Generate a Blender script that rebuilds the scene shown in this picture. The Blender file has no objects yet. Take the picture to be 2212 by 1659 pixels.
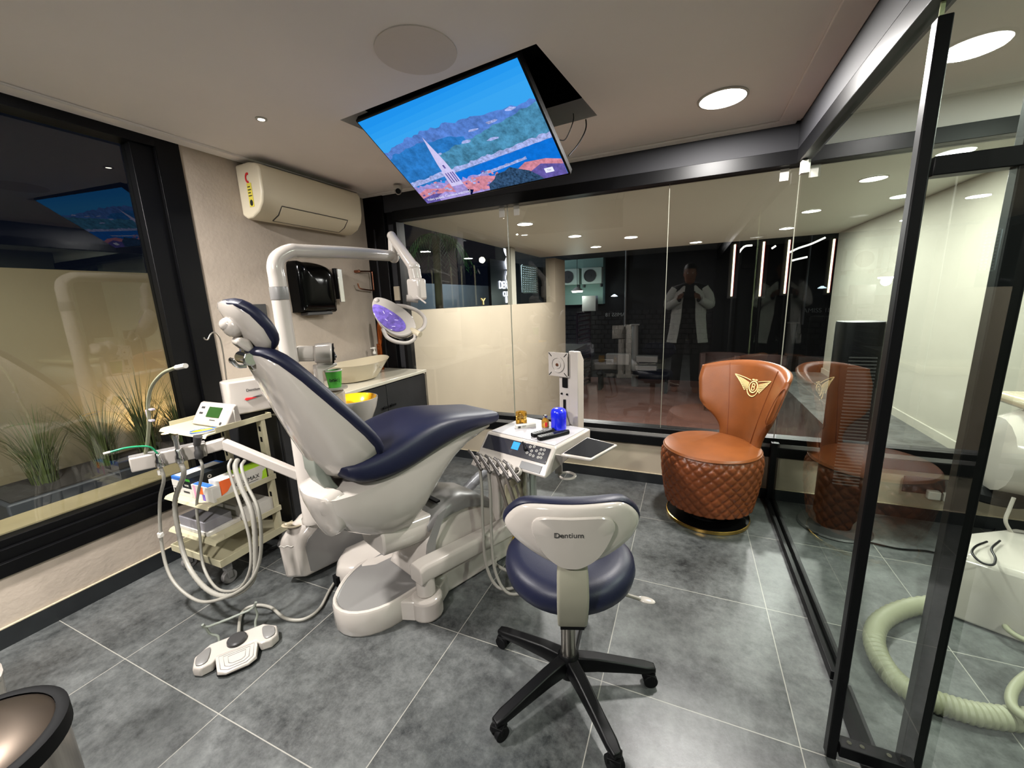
import bpy, bmesh, math, random
from mathutils import Vector, Matrix, noise
R = math.radians
random.seed(7)
scn = bpy.context.scene
COL = scn.collection

# ------------------------------------------------------------------ camera
CAM = Vector((2.62517, -0.01688, 1.35858))
_w = (-0.20871449, -0.0045533, 0.40838778)
_t = Vector(_w).length
_M = Matrix.Rotation(_t, 3, Vector(_w) / _t)
RX, FW, UP = _M.col[0].copy(), _M.col[1].copy(), _M.col[2].copy()
FPX = 868.2154
cd = bpy.data.cameras.new('camera')
cam = bpy.data.objects.new('camera', cd)
COL.objects.link(cam)
cd.sensor_width = 36.0
cd.lens = 36.0 * FPX / 2212.0
cd.clip_start = 0.02
cam.matrix_world = Matrix(((RX.x, UP.x, -FW.x, CAM.x), (RX.y, UP.y, -FW.y, CAM.y), (RX.z, UP.z, -FW.z, CAM.z), (0, 0, 0, 1)))
scn.camera = cam

# ------------------------------------------------------------------ world, exposure
scn.view_settings.view_transform = 'Standard'
scn.view_settings.look = 'None'
scn.view_settings.gamma = 1.0
scn.view_settings.use_curve_mapping = False
scn.view_settings.exposure = 0.68
wd = bpy.data.worlds.new('night')
scn.world = wd
wd.use_nodes = True
wd.node_tree.nodes['Background'].inputs[0].default_value = (0.012, 0.018, 0.04, 1)
wd.node_tree.nodes['Background'].inputs[1].default_value = 0.10
scn.cycles.max_bounces = 10
scn.cycles.transparent_max_bounces = 24
scn.cycles.diffuse_bounces = 4
scn.cycles.glossy_bounces = 5
scn.cycles.caustics_reflective = False
scn.cycles.caustics_refractive = False
scn.cycles.sample_clamp_indirect = 4.0

def lamp(name, kind, loc, power, color=(1, 1, 1), size=0.15, rot=None, **k):
    d = bpy.data.lights.new(name, kind)
    d.energy = power
    d.color = color
    if kind == 'AREA':
        d.shape = 'DISK'
        d.size = size
        d.spread = k.get('spread', math.pi)
    elif kind == 'SPOT':
        d.spot_size = k.get('angle', 1.5)
        d.spot_blend = 0.6
        d.shadow_soft_size = size
    else:
        d.shadow_soft_size = size
    o = bpy.data.objects.new(name, d)
    COL.objects.link(o)
    o.location = loc
    if rot is not None:
        o.rotation_euler = Vector(rot).to_track_quat('-Z', 'Y').to_euler()
    return o

ZC = 2.272      # ceiling
COOL = (1.0, 0.965, 0.93)
WARM = (1.0, 0.86, 0.68)
# downlights of the room (x, y), then of the hall and of the neighbouring room
ROOM_L = [(2.73, 2.38), (0.47, 0.40), (1.75, -0.95), (2.70, -2.4)]  # third one is added, out of view, to brighten the backrest shell
HALL_L = [(0.89, 4.47), (1.14, 5.72), (1.14, 7.12), (3.93, 4.31), (3.82, 5.63), (3.83, 6.94)]
ZH = 2.205
NEXT_L = [(4.3, 1.8), (4.6, 0.2)]
PW_ROOM, PW_HALL, PW_NEXT = 46, 48, 30
for (x, y), k in zip(ROOM_L, (1.0, 1.7, 1.5, 1.0)):
    lamp('downlight_beam', 'AREA', (x, y, ZC - 0.012), PW_ROOM * k, COOL, 0.19, (0, 0, -1))
for x, y in HALL_L:
    lamp('hall_downlight_beam', 'AREA', (x, y, ZH - 0.012), PW_HALL, COOL, 0.17, (0, 0, -1))
for x, y in NEXT_L:
    lamp('next_room_downlight_beam', 'AREA', (x, y, ZC - 0.012), PW_NEXT, (0.93, 1.0, 0.88), 0.19, (0, 0, -1))
lamp('spot_beam', 'SPOT', (0.676, 1.513, ZC - 0.02), 8, COOL, 0.02, (0, 0, -1), angle=1.6)

# ------------------------------------------------------------------ pixel -> place
def ray(x, y):
    return RX * (x - 1106) + FW * FPX + UP * (829.5 - y)
def at(x, y, ax, v):
    d = ray(x, y)
    i = 'xyz'.index(ax)
    return CAM + d * ((v - CAM[i]) / d[i])

# ------------------------------------------------------------------ materials
def lin(c):
    if isinstance(c, str):
        c = [int(c[i:i + 2], 16) / 255 for i in (0, 2, 4)]
    return tuple(((v / 12.92) if v <= 0.04045 else ((v + 0.055) / 1.055) ** 2.4) for v in c) + (1,)

MATS = {}
def mat(name, col, rough=0.5, metal=0.0, spec=0.5, coat=0.0, emit=0.0, trans=0.0, bump=0.0, bscale=40, var=0.0, vscale=6, alpha=1.0, stretch=None, ior=1.45):
    m = bpy.data.materials.new(name)
    m.use_nodes = True
    nt = m.node_tree
    b = nt.nodes['Principled BSDF']
    c = lin(col)
    b.inputs['Base Color'].default_value = c
    b.inputs['Roughness'].default_value = rough
    b.inputs['Metallic'].default_value = metal
    b.inputs['Specular IOR Level'].default_value = spec
    b.inputs['Coat Weight'].default_value = coat
    b.inputs['Coat Roughness'].default_value = 0.08
    b.inputs['Transmission Weight'].default_value = trans
    b.inputs['IOR'].default_value = ior
    b.inputs['Alpha'].default_value = alpha
    if emit:
        b.inputs['Emission Color'].default_value = c
        b.inputs['Emission Strength'].default_value = emit
    tc = nt.nodes.new('ShaderNodeTexCoord')
    src = tc.outputs['Object']
    if stretch:
        mp = nt.nodes.new('ShaderNodeMapping')
        mp.inputs['Scale'].default_value = stretch
        nt.links.new(src, mp.inputs['Vector'])
        src = mp.outputs['Vector']
    if var:
        n = nt.nodes.new('ShaderNodeTexNoise')
        n.inputs['Scale'].default_value = vscale
        n.inputs['Detail'].default_value = 8
        n.inputs['Roughness'].default_value = 0.62
        nt.links.new(src, n.inputs['Vector'])
        mr = nt.nodes.new('ShaderNodeMapRange')
        mr.inputs[1].default_value = 0.3
        mr.inputs[2].default_value = 0.7
        mr.inputs[3].default_value = 1 - var
        mr.inputs[4].default_value = 1 + var
        nt.links.new(n.outputs['Fac'], mr.inputs[0])
        mx = nt.nodes.new('ShaderNodeMix')
        mx.data_type = 'RGBA'
        mx.blend_type = 'MULTIPLY'
        mx.inputs[0].default_value = 1
        mx.inputs[6].default_value = c
        nt.links.new(mr.outputs[0], mx.inputs[7])
        nt.links.new(mx.outputs[2], b.inputs['Base Color'])
    if bump:
        n = nt.nodes.new('ShaderNodeTexNoise')
        n.inputs['Scale'].default_value = bscale
        n.inputs['Detail'].default_value = 6
        nt.links.new(src, n.inputs['Vector'])
        bp = nt.nodes.new('ShaderNodeBump')
        bp.inputs['Strength'].default_value = bump
        bp.inputs['Distance'].default_value = 0.004
        nt.links.new(n.outputs['Fac'], bp.inputs['Height'])
        nt.links.new(bp.outputs[0], b.inputs['Normal'])
    MATS[name] = m
    return m

def floor_mat(name, c1, c2, grout, tile, rough):
    m = bpy.data.materials.new(name)
    m.use_nodes = True
    nt = m.node_tree
    N, L = nt.nodes, nt.links
    b = N['Principled BSDF']
    tc = N.new('ShaderNodeTexCoord')
    sep = N.new('ShaderNodeSeparateXYZ')
    L.new(tc.outputs['Object'], sep.inputs[0])
    def mth(op, a, bb=None, c=None):
        n = N.new('ShaderNodeMath')
        n.operation = op
        for i, v in enumerate((a, bb, c)):
            if v is None:
                continue
            if isinstance(v, (int, float)):
                n.inputs[i].default_value = v
            else:
                L.new(v, n.inputs[i])
        return n.outputs[0]
    def edge(s):
        f = mth('FRACT', mth('DIVIDE', s, tile))
        d = mth('MINIMUM', f, mth('SUBTRACT', 1.0, f))
        return mth('MULTIPLY', d, tile)
    e = mth('MINIMUM', edge(sep.outputs[0]), edge(sep.outputs[1]))
    g = mth('LESS_THAN', e, 0.0016)
    def noise_(scale, det, ro, vec=tc.outputs['Object']):
        n = N.new('ShaderNodeTexNoise')
        n.inputs['Scale'].default_value = scale
        n.inputs['Detail'].default_value = det
        n.inputs['Roughness'].default_value = ro
        L.new(vec, n.inputs['Vector'])
        return n.outputs['Fac']
    # each tile carries its own piece of the cloud pattern
    fl = N.new('ShaderNodeCombineXYZ')
    L.new(mth('MULTIPLY', mth('FLOOR', mth('DIVIDE', sep.outputs[0], tile)), 7.3), fl.inputs[0])
    L.new(mth('MULTIPLY', mth('FLOOR', mth('DIVIDE', sep.outputs[1], tile)), 3.7), fl.inputs[1])
    va = N.new('ShaderNodeVectorMath')
    L.new(tc.outputs['Object'], va.inputs[0])
    L.new(fl.outputs[0], va.inputs[1])
    cl = noise_(3.4, 9, 0.68, va.outputs[0])
    sp = noise_(26, 8, 0.8, va.outputs[0])
    mix = mth('ADD', mth('MULTIPLY', cl, 0.52), mth('MULTIPLY', sp, 0.48))
    cr = N.new('ShaderNodeValToRGB')
    cr.color_ramp.elements[0].position = 0.36
    cr.color_ramp.elements[0].color = lin(c1)
    cr.color_ramp.elements[1].position = 0.66
    cr.color_ramp.elements[1].color = lin(c2)
    L.new(mix, cr.inputs[0])
    mx = N.new('ShaderNodeMix')
    mx.data_type = 'RGBA'
    L.new(g, mx.inputs[0])
    L.new(cr.outputs[0], mx.inputs[6])
    mx.inputs[7].default_value = lin(grout)
    L.new(mx.outputs[2], b.inputs['Base Color'])
    L.new(mth('ADD', mth('MULTIPLY', cl, 0.25), rough), b.inputs['Roughness'])
    bp = N.new('ShaderNodeBump')
    bp.inputs['Strength'].default_value = 0.25
    bp.inputs['Distance'].default_value = 0.002
    L.new(sp, bp.inputs['Height'])
    L.new(bp.outputs[0], b.inputs['Normal'])
    return m

def glass_mat(name, tint=(0.93, 0.96, 0.94), refl=1.9, rough=0.0):
    m = bpy.data.materials.new(name)
    m.use_nodes = True
    nt = m.node_tree
    N, L = nt.nodes, nt.links
    N.remove(N['Principled BSDF'])
    out = N['Material Output']
    tr = N.new('ShaderNodeBsdfTransparent')
    tr.inputs[0].default_value = (*tint, 1)
    tw = N.new('ShaderNodeBsdfTransparent')
    gl = N.new('ShaderNodeBsdfGlossy')
    gl.inputs['Roughness'].default_value = rough
    gl.inputs['Color'].default_value = (0.95, 0.97, 0.96, 1)
    fr = N.new('ShaderNodeFresnel')
    fr.inputs[0].default_value = 1.5
    mu = N.new('ShaderNodeMath')
    mu.operation = 'MULTIPLY'
    mu.use_clamp = True
    mu.inputs[1].default_value = refl
    L.new(fr.outputs[0], mu.inputs[0])
    a = N.new('ShaderNodeMixShader')
    L.new(mu.outputs[0], a.inputs[0])
    L.new(tr.outputs[0], a.inputs[1])
    L.new(gl.outputs[0], a.inputs[2])
    ge = N.new('ShaderNodeNewGeometry')
    bb = N.new('ShaderNodeMixShader')
    L.new(ge.outputs['Backfacing'], bb.inputs[0])
    L.new(a.outputs[0], bb.inputs[1])
    L.new(tw.outputs[0], bb.inputs[2])
    L.new(bb.outputs[0], out.inputs[0])
    return m

def emis(name, col, s):
    m = bpy.data.materials.new(name)
    m.use_nodes = True
    N = m.node_tree.nodes
    N.remove(N['Principled BSDF'])
    e = N.new('ShaderNodeEmission')
    e.inputs[0].default_value = lin(col)
    e.inputs[1].default_value = s
    m.node_tree.links.new(e.outputs[0], N['Material Output'].inputs[0])
    return m

def leather_mat(name, col, quilt):
    m = mat(name, col, 0.36, spec=0.45, var=0.16, vscale=7, bump=0.12, bscale=260)
    return m

M_wall = mat('stucco_wall', '9d9184', 0.85, var=0.12, vscale=2.6, bump=0.35, bscale=55)
M_wall2 = mat('cream_wall', '988d7b', 0.75, var=0.04, vscale=2)
M_white_wall = mat('white_wall', '918f83', 0.8, var=0.03, vscale=2)
M_ceil = mat('ceiling_paint', 'f2ebe8', 0.9, var=0.02, vscale=2)
M_ceil2 = mat('hall_ceiling_paint', 'c9d0c6', 0.55, var=0.02, vscale=2)
M_floor = floor_mat('slate_tiles', '191b1c', '5c5e5d', '7f7d76', 0.6, 0.22)
M_brown = floor_mat('brown_tiles', '5e4239', '7c5a50', '38241e', 0.6, 0.35)
M_skirt = mat('dark_skirting', '1d1f21', 0.3, var=0.2, vscale=8)
M_fascia = mat('dark_fascia', '17171b', 0.7)
M_blk = mat('black_metal', '040405', 0.4, spec=0.2)
M_blkm = mat('black_matte', '050506', 0.65, spec=0.15)
M_gold = mat('brass_edge', 'c9a45a', 0.25, metal=1.0)
M_glass = glass_mat('pane_glass')
M_glassg = glass_mat('green_pane_glass', (0.88, 0.95, 0.90), 0.85)
M_gjoint = mat('glass_joint', '77786c', 0.3)
M_gedge = mat('glass_edge', 'cfd6a8', 0.2, emit=0.0, spec=0.6)
M_white = mat('white_gloss_plastic', 'a29b94', 0.16, spec=0.5, coat=0.4)
M_cream = mat('cream_gloss_plastic', 'a89d86', 0.18, spec=0.5, coat=0.4)
M_grey = mat('grey_plastic', '686664', 0.35)
M_dgrey = mat('dark_grey_plastic', '302f2f', 0.4)
M_navy = mat('navy_upholstery', '0f1227', 0.44, spec=0.35, bump=0.08, bscale=300)
M_strap = mat('sage_painted_metal', '6e726a', 0.4)
M_putty = mat('putty_painted_metal', '7d7a6c', 0.42)
M_chrome = mat('chrome', 'c8c8c8', 0.12, metal=1.0)
M_steel = mat('brushed_steel', 'a09a92', 0.3, metal=1.0, var=0.15, vscale=3, stretch=(30, 30, 0.6))
M_rose = mat('rose_gold_metal', 'a8705a', 0.18, metal=1.0)
M_hose = mat('grey_hose_rubber', '7d7a72', 0.45)
M_hosel = mat('cream_hose', '74745f', 0.5)
M_hosed = mat('dark_hose_rubber', '5d5650', 0.4)
M_trol = mat('cream_powder_coat', 'aaa388', 0.4)
M_marble = mat('white_counter', 'b8b2a2', 0.15, coat=0.3)
M_cab = mat('charcoal_laminate', '1b1b1c', 0.45, var=0.3, vscale=5)
M_orange = leather_mat('tan_leather', '693918', False)
M_orange2 = leather_mat('tan_leather_quilted', '69361a', True)
M_thread = mat('cream_embroidery', 'e3c488', 0.6)
M_paper = mat('white_card', 'bdb9b1', 0.6)
M_ink = mat('black_ink', '151515', 0.6)
M_ylw = mat('yellow_glaze', 'e8b51c', 0.15, coat=0.5)
M_blue = mat('blue_plastic', '1521c4', 0.22, coat=0.4)
M_green = mat('green_card', '3d8c2c', 0.5)
M_lime = mat('lime_print', '9bc42b', 0.5)
M_red = mat('red_plastic', 'c0272b', 0.4)
M_orp = mat('orange_print', 'e0622a', 0.5)
M_pink = mat('pink_print', 'd58aa8', 0.5)
M_violet = mat('violet_print', '6d56a8', 0.5)
M_bprint = mat('blue_print', '2f5fa8', 0.5)
M_amber = mat('amber_resin', 'e0a63a', 0.08, trans=0.7, spec=0.6)
M_lens = mat('violet_lens', '7a66c0', 0.06, trans=0.25, spec=0.8, coat=0.6, var=0.45, vscale=45)
M_clear = mat('clear_plastic', 'd5d8d0', 0.06, trans=0.9)
M_teal = mat('green_tube', '2c9a6c', 0.2, trans=0.3)
M_led = emis('downlight_diffuser', 'fffaf4', 14.0)
M_led_s = emis('small_lamp_glow', 'fff6e8', 18.0)

# ------------------------------------------------------------------ mesh builder
def frame(o, x, y):
    x = Vector(x).normalized()
    z = x.cross(Vector(y)).normalized()
    y = z.cross(x)
    return Matrix(((x.x, y.x, z.x, o[0]), (x.y, y.y, z.y, o[1]), (x.z, y.z, z.z, o[2]), (0, 0, 0, 1)))

def catmull(pts, n=6, closed=False):
    pts = [Vector(p) for p in pts]
    k = len(pts)
    out = []
    rng = range(k) if closed else range(k - 1)
    for i in rng:
        if closed:
            a, b, c, d = pts[i - 1], pts[i], pts[(i + 1) % k], pts[(i + 2) % k]
        else:
            b, c = pts[i], pts[i + 1]
            a = pts[i - 1] if i > 0 else b * 2 - c
            d = pts[i + 2] if i + 2 < k else c * 2 - b
        for j in range(n):
            t = j / n
            out.append(0.5 * ((2 * b) + (c - a) * t + (2 * a - 5 * b + 4 * c - d) * t * t + (3 * b - a - 3 * c + d) * t ** 3))
    if not closed:
        out.append(pts[-1])
    return out

class MB:
    def __init__(self):
        self.bm = bmesh.new()
        self.mi = 0
    def face(self, vs):
        try:
            f = self.bm.faces.new(vs)
            f.material_index = self.mi
            f.smooth = True
            return f
        except ValueError:
            return None
    def v(self, p):
        return self.bm.verts.new(Vector(p))
    def box(self, x0, x1, y0, y1, z0, z1, m=None):
        m = m or Matrix()
        v = [self.v(m @ Vector((x, y, z))) for z in (z0, z1) for y in (y0, y1) for x in (x0, x1)]
        for f in ((0, 2, 3, 1), (4, 5, 7, 6), (0, 1, 5, 4), (2, 6, 7, 3), (0, 4, 6, 2), (1, 3, 7, 5)):
            self.face([v[i] for i in f])
        return self
    def prism(self, poly, z0, z1, m=None):
        m = m or Matrix()
        a = [self.v(m @ Vector((p[0], p[1], z0))) for p in poly]
        b = [self.v(m @ Vector((p[0], p[1], z1))) for p in poly]
        n = len(poly)
        self.face(a[::-1])
        self.face(b)
        for i in range(n):
            self.face([a[i], a[(i + 1) % n], b[(i + 1) % n], b[i]])
        return self
    def loft(self, rings, cap=True, closed=True):
        R_ = [[self.v(p) for p in r] for r in rings]
        n = len(R_[0])
        for a, b in zip(R_, R_[1:]):
            for i in range(n if closed else n - 1):
                j = (i + 1) % n
                self.face([a[i], a[j], b[j], b[i]])
        if cap:
            self.face(R_[0][::-1])
            self.face(R_[-1])
        return self
    def tube(self, pts, r, seg=10, n=6, smooth=True, closed=False):
        P = catmull(pts, n, closed) if smooth else [Vector(p) for p in pts]
        T = []
        for i in range(len(P)):
            a = P[i - 1] if (i > 0 or closed) else P[i]
            b = P[(i + 1) % len(P)] if (i + 1 < len(P) or closed) else P[i]
            T.append((b - a).normalized())
        nrm = T[0].orthogonal().normalized()
        rings = []
        for i, (p, t) in enumerate(zip(P, T)):
            nrm = (nrm - t * nrm.dot(t))
            nrm = nrm.normalized() if nrm.length > 1e-6 else t.orthogonal().normalized()
            bn = t.cross(nrm)
            rr = r(i / max(1, len(P) - 1), i) if callable(r) else r
            rings.append([p + (nrm * math.cos(2 * math.pi * k / seg) + bn * math.sin(2 * math.pi * k / seg)) * rr for k in range(seg)])
        if closed:
            rings.append(rings[0])
            return self.loft(rings, cap=False)
        return self.loft(rings)
    def lathe(self, prof, m=None, seg=32, cap=True):
        m = m or Matrix()
        rings = [[m @ Vector((max(r, 1e-4) * math.cos(2 * math.pi * k / seg), max(r, 1e-4) * math.sin(2 * math.pi * k / seg), z)) for k in range(seg)] for r, z in prof]
        return self.loft(rings, cap=cap)
    def cyl(self, p, q, r, seg=20, r2=None):
        p, q = Vector(p), Vector(q)
        t = (q - p).normalized()
        a = t.orthogonal().normalized()
        b = t.cross(a)
        r2 = r if r2 is None else r2
        return self.loft([[c + (a * math.cos(2 * math.pi * k / seg) + b * math.sin(2 * math.pi * k / seg)) * rr for k in range(seg)] for c, rr in ((p, r), (q, r2))])
    def ball(self, c, r, seg=20, rings=12, m=None):
        m = m or Matrix()
        rr = (r, r, r) if isinstance(r, (int, float)) else r
        c = Vector(c)
        out = []
        for i in range(rings + 1):
            th = math.pi * (i / rings) * 0.998 + 0.003
            out.append([c + m @ Vector((math.sin(th) * math.cos(2 * math.pi * k / seg) * rr[0], math.sin(th) * math.sin(2 * math.pi * k / seg) * rr[1], -math.cos(th) * rr[2])) for k in range(seg)])
        return self.loft(out)
    def pad(self, outline, m, prof, bend=None):
        """stack of scaled copies of an outline: prof = [(scale, depth)]"""
        cx = sum(p[0] for p in outline) / len(outline)
        cy = sum(p[1] for p in outline) / len(outline)
        rings = []
        for s, d in prof:
            ring = []
            for p in outline:
                x, y = cx + (p[0] - cx) * s, cy + (p[1] - cy) * s
                ring.append(m @ Vector((x, y, d + (bend(x, y) if bend else 0))))
            rings.append(ring)
        return self.loft(rings)
    def text(self, s, size, m, depth=0.0006, align='CENTER', flip=False):
        cu = bpy.data.curves.new('lettering', 'FONT')
        cu.body = s
        cu.size = size
        cu.align_x = align
        cu.align_y = 'CENTER'
        cu.extrude = depth
        o = bpy.data.objects.new('lettering', cu)
        COL.objects.link(o)
        dg = bpy.context.evaluated_depsgraph_get()
        me = bpy.data.meshes.new_from_object(o.evaluated_get(dg))
        bpy.data.objects.remove(o)
        bpy.data.curves.remove(cu)
        if flip:
            m = m @ Matrix.Scale(-1, 4, (1, 0, 0))
        me.transform(m)
        n0 = len(self.bm.faces)
        self.bm.from_mesh(me)
        self.bm.faces.ensure_lookup_table()
        for f in self.bm.faces[n0:]:
            f.material_index = self.mi
            f.smooth = False
        bpy.data.meshes.remove(me)
        return self

WM = {}
def link(o):
    COL.objects.link(o)
    return o

def props(o, label=None, cat=None, group=None, kind=None):
    if label: o['label'] = label
    if cat: o['category'] = cat
    if group: o['group'] = group
    if kind: o['kind'] = kind
    return o

def thing(name, label, cat, loc=(0, 0, 0), rz=0.0, group=None):
    o = link(bpy.data.objects.new(name, None))
    o.empty_display_size = 0.1
    o.location = loc
    o.rotation_euler = (0, 0, rz)
    WM[o.name] = Matrix.Translation(loc) @ Matrix.Rotation(rz, 4, 'Z')
    return props(o, label, cat, group)

def obj(name, mb, mats, parent=None, bevel=0.0, seg=2, sub=0, label=None, cat=None, group=None, kind=None, sharp=38, base=None):
    """link one builder as one mesh object; geometry was given in world space"""
    me = bpy.data.meshes.new(name)
    bm = mb.bm
    bmesh.ops.remove_doubles(bm, verts=bm.verts, dist=1e-6)
    bmesh.ops.recalc_face_normals(bm, faces=bm.faces)
    if parent is not None:
        W = WM[parent.name]
    else:
        xs = [v.co for v in bm.verts]
        if base is None:
            lo = Vector([min(c[i] for c in xs) for i in range(3)])
            hi = Vector([max(c[i] for c in xs) for i in range(3)])
            base = Vector(((lo.x + hi.x) / 2, (lo.y + hi.y) / 2, lo.z))
            if kind == 'structure':
                base = Vector((0, 0, 0))
        W = Matrix.Translation(base)
    bm.transform(W.inverted())
    bm.to_mesh(me)
    bm.free()
    if not isinstance(mats, (list, tuple)):
        mats = [mats]
    for m in mats:
        me.materials.append(m)
    try:
        me.set_sharp_from_angle(angle=R(sharp))
    except Exception:
        pass
    o = link(bpy.data.objects.new(name, me))
    if parent is not None:
        o.parent = parent
    else:
        o.location = W.translation
    WM[o.name] = W
    if bevel:
        b = o.modifiers.new('bevel', 'BEVEL')
        b.width = bevel
        b.segments = seg
        b.limit_method = 'ANGLE'
        b.angle_limit = R(35)
        b.harden_normals = False
    if sub:
        s = o.modifiers.new('sub', 'SUBSURF')
        s.levels = s.render_levels = sub
    return props(o, label, cat, group, kind)

def copy_tree(o, parent=None):
    c = o.copy()
    COL.objects.link(c)
    if parent is not None:
        c.parent = parent
    for ch in [x for x in list(COL.objects) if x.parent == o and x != c]:
        copy_tree(ch, c)
    return c

def struct(name, mb, m, parent=None, **k):
    return obj(name, mb, m, parent, kind=None if parent else 'structure', **k)
# ================================================================== the room
X0, XR, YB, YN = 0.03, 3.175, 2.916, -4.0
XN = 5.6                     # far side of the neighbouring room
b = MB()
b.box(X0 - 0.1, XN, YN, YB + 0.06, -0.12, 0)
struct('floor', b, M_floor)

# ceiling with the turned opening for the screen
OP = [(0.99, 1.703), (2.072, 1.58), (2.152, 2.278), (1.07, 2.40)]
b = MB()
cx_, cy_ = 1.57, 1.99
def ceil_sheet(b, z):
    xs = [X0 - 0.1, XN]; ys = [YN, YB + 0.06]
    out = [(xs[0], ys[0]), (xs[1], ys[0]), (xs[1], ys[1]), (xs[0], ys[1])]
    o = [b.v((x, y, z)) for x, y in out]
    i = [b.v((x, y, z)) for x, y in OP]
    for k in range(4):
        b.face([o[k], o[(k + 1) % 4], i[(k + 1) % 4], i[k]])
    return o, i
o1, i1 = ceil_sheet(b, ZC)
o2, i2 = ceil_sheet(b, ZC + 0.10)
for k in range(4):
    b.face([o1[k], o2[k], o2[(k + 1) % 4], o1[(k + 1) % 4]])
    b.face([i1[k], i1[(k + 1) % 4], i2[(k + 1) % 4], i2[k]])
struct('ceiling', b, M_ceil)
# box above the opening
b = MB()
for k in range(4):
    p, q = Vector((*OP[k], 0)), Vector((*OP[(k + 1) % 4], 0))
    d = (q - p).normalized(); n = Vector((d.y, -d.x, 0))
    b.prism([(p - d * .012), (q + d * .012), (q + n * 0.012 + d * .012), (p + n * 0.012 - d * .012)], ZC + 0.101, ZC + 0.36)
b.prism(OP, ZC + 0.36, ZC + 0.37)
struct('trim_1', b, M_blkm, label='black recess above the ceiling opening')
# shallow border along the edges of the ceiling
b = MB()
b.box(X0, X0 + 0.09, YN, YB, ZC - 0.012, ZC - 0.0005)
b.box(X0 + 0.09, XR - 0.05, YB - 0.09, YB, ZC - 0.012, ZC - 0.0005)
b.box(XR - 0.14, XR - 0.03, YN, YB - 0.09, ZC - 0.012, ZC - 0.0005)
struct('trim_2', b, M_ceil, bevel=0.004)

# left wall: low wall under the window, full wall beyond it
WY = 1.49
b = MB()
b.box(X0 - 0.16, X0, YN, WY, 0, 0.30)
b.box(X0 - 0.16, X0, WY, YB + 0.05, 0, ZC)
struct('wall_left', b, M_wall)
b = MB()
b.box(X0, X0 + 0.010, YN, 1.35, 0, 0.085)
struct('baseboard_left', b, M_skirt)
b = MB(); b.box(X0, X0 + 0.0105, YN, 1.35, 0.085, 0.089)
struct('trim_3', b, M_cream)

# window 1: the big picture window in the left wall
w1 = MB()
w1.box(X0 - 0.10, X0 + 0.012, YN, WY, 0.30, 0.36)
w1.box(X0 - 0.10, X0 - 0.012, YN, WY, 0.36, 0.41)
w1.box(X0 - 0.10, X0 - 0.035, YN, WY, 0.41, 0.445)
w1.box(X0 - 0.10, X0 + 0.006, 1.375, WY, 0.36, ZC)
w1.box(X0 - 0.10, X0 - 0.02, 1.275, 1.375, 0.445, ZC)
w1.box(X0 - 0.10, X0 + 0.006, YN, 1.375, 2.215, ZC)
win1 = struct('window_1', w1, M_blk, bevel=0.002)
g = MB(); g.box(X0 - 0.075, X0 - 0.065, YN, 1.275, 0.445, 2.215)
obj('window_pane', g, M_glass, win1)
g = MB(); g.tube([(X0 - 0.06, 1.277, 0.45), (X0 - 0.06, 1.277, 2.2)], 0.002, smooth=False)
obj('sealant_line', g, M_grey, win1)

# back wall: low wall, black ledge, dark fascia, glass between
b = MB()
b.box(X0 - 0.1, XN, YB, YB + 0.12, -1.4, 0.30)
struct('wall_back', b, M_wall2)
b = MB(); b.box(0.56, XN, YB - 0.010, YB - 0.0005, 0, 0.075); struct('baseboard_back', b, M_skirt)
b = MB(); b.box(0.56, XN, YB - 0.0105, YB - 0.0005, 0.0755, 0.079); struct('trim_4', b, M_cream)
b = MB()
b.box(X0, XR + 0.03, YB - 0.03, YB + 0.10, 2.125, ZC)
struct('wall_back_fascia', b, M_fascia)
b = MB(); b.box(XR + 0.031, XN, YB - 0.03, YB + 0.10, 2.125, ZC); struct('wall_back_fascia_next', b, M_ceil)
w2 = MB()
w2.box(0.33, XN, YB - 0.045, YB + 0.06, 2.05, 2.125)
w2.box(0.33, XN, YB - 0.02, YB + 0.09, 0.30, 0.365)
w2.box(0.33, XN, YB - 0.004, YB + 0.09, 0.39, 0.425)
w2.box(0.33, XN, YB + 0.05, YB + 0.09, 0.365, 0.39)
win2 = struct('window_2', w2, M_blk, bevel=0.002)
b = MB(); b.box(0.33, XN, YB - 0.012, YB + 0.045, 0.366, 0.388); obj('bottom_track', b, M_grey, win2, label='grey metal track under the glass')
JX = [0.33, 1.343, 2.481, 3.177, 4.4, XN]
for i, (a, c) in enumerate(zip(JX, JX[1:])):
    g = MB(); g.box(a + 0.0035, c - 0.0035, YB + 0.02, YB + 0.030, 0.425, 2.05)
    obj('window_pane', g, M_glass, win2)
    if 0 < i < 5:
        g = MB(); g.box(a - 0.0015, a + 0.0015, YB + 0.019, YB + 0.031, 0.425, 2.05)
        obj('pane_joint', g, M_gjoint, win2)
for x in (1.30, 1.42, 3.10, 3.25):
    g = MB(); g.box(x - 0.022, x + 0.022, YB + 0.014, YB + 0.0195, 1.98, 2.045)
    obj('glass_clip', g, M_paper, win2, bevel=0.001)

# black column in the far left corner
c = MB()
c.box(X0, 0.235, YB - 0.045, YB + 0.1, 0, 2.262)
c.box(0.235, 0.33, YB - 0.01, YB + 0.1, 0, 2.125)
struct('trim_5', c, M_blk, bevel=0.003)
c = MB(); c.box(0.25, 0.30, YB - 0.013, YB - 0.0102, 0.8, 2.03); struct('trim_6', c, M_fascia)
c = MB(); c.box(X0 + .085, X0 + 0.10, YB - 0.049, YB - 0.0452, 0.3, 2.0); struct('trim_7', c, M_fascia)

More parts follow.
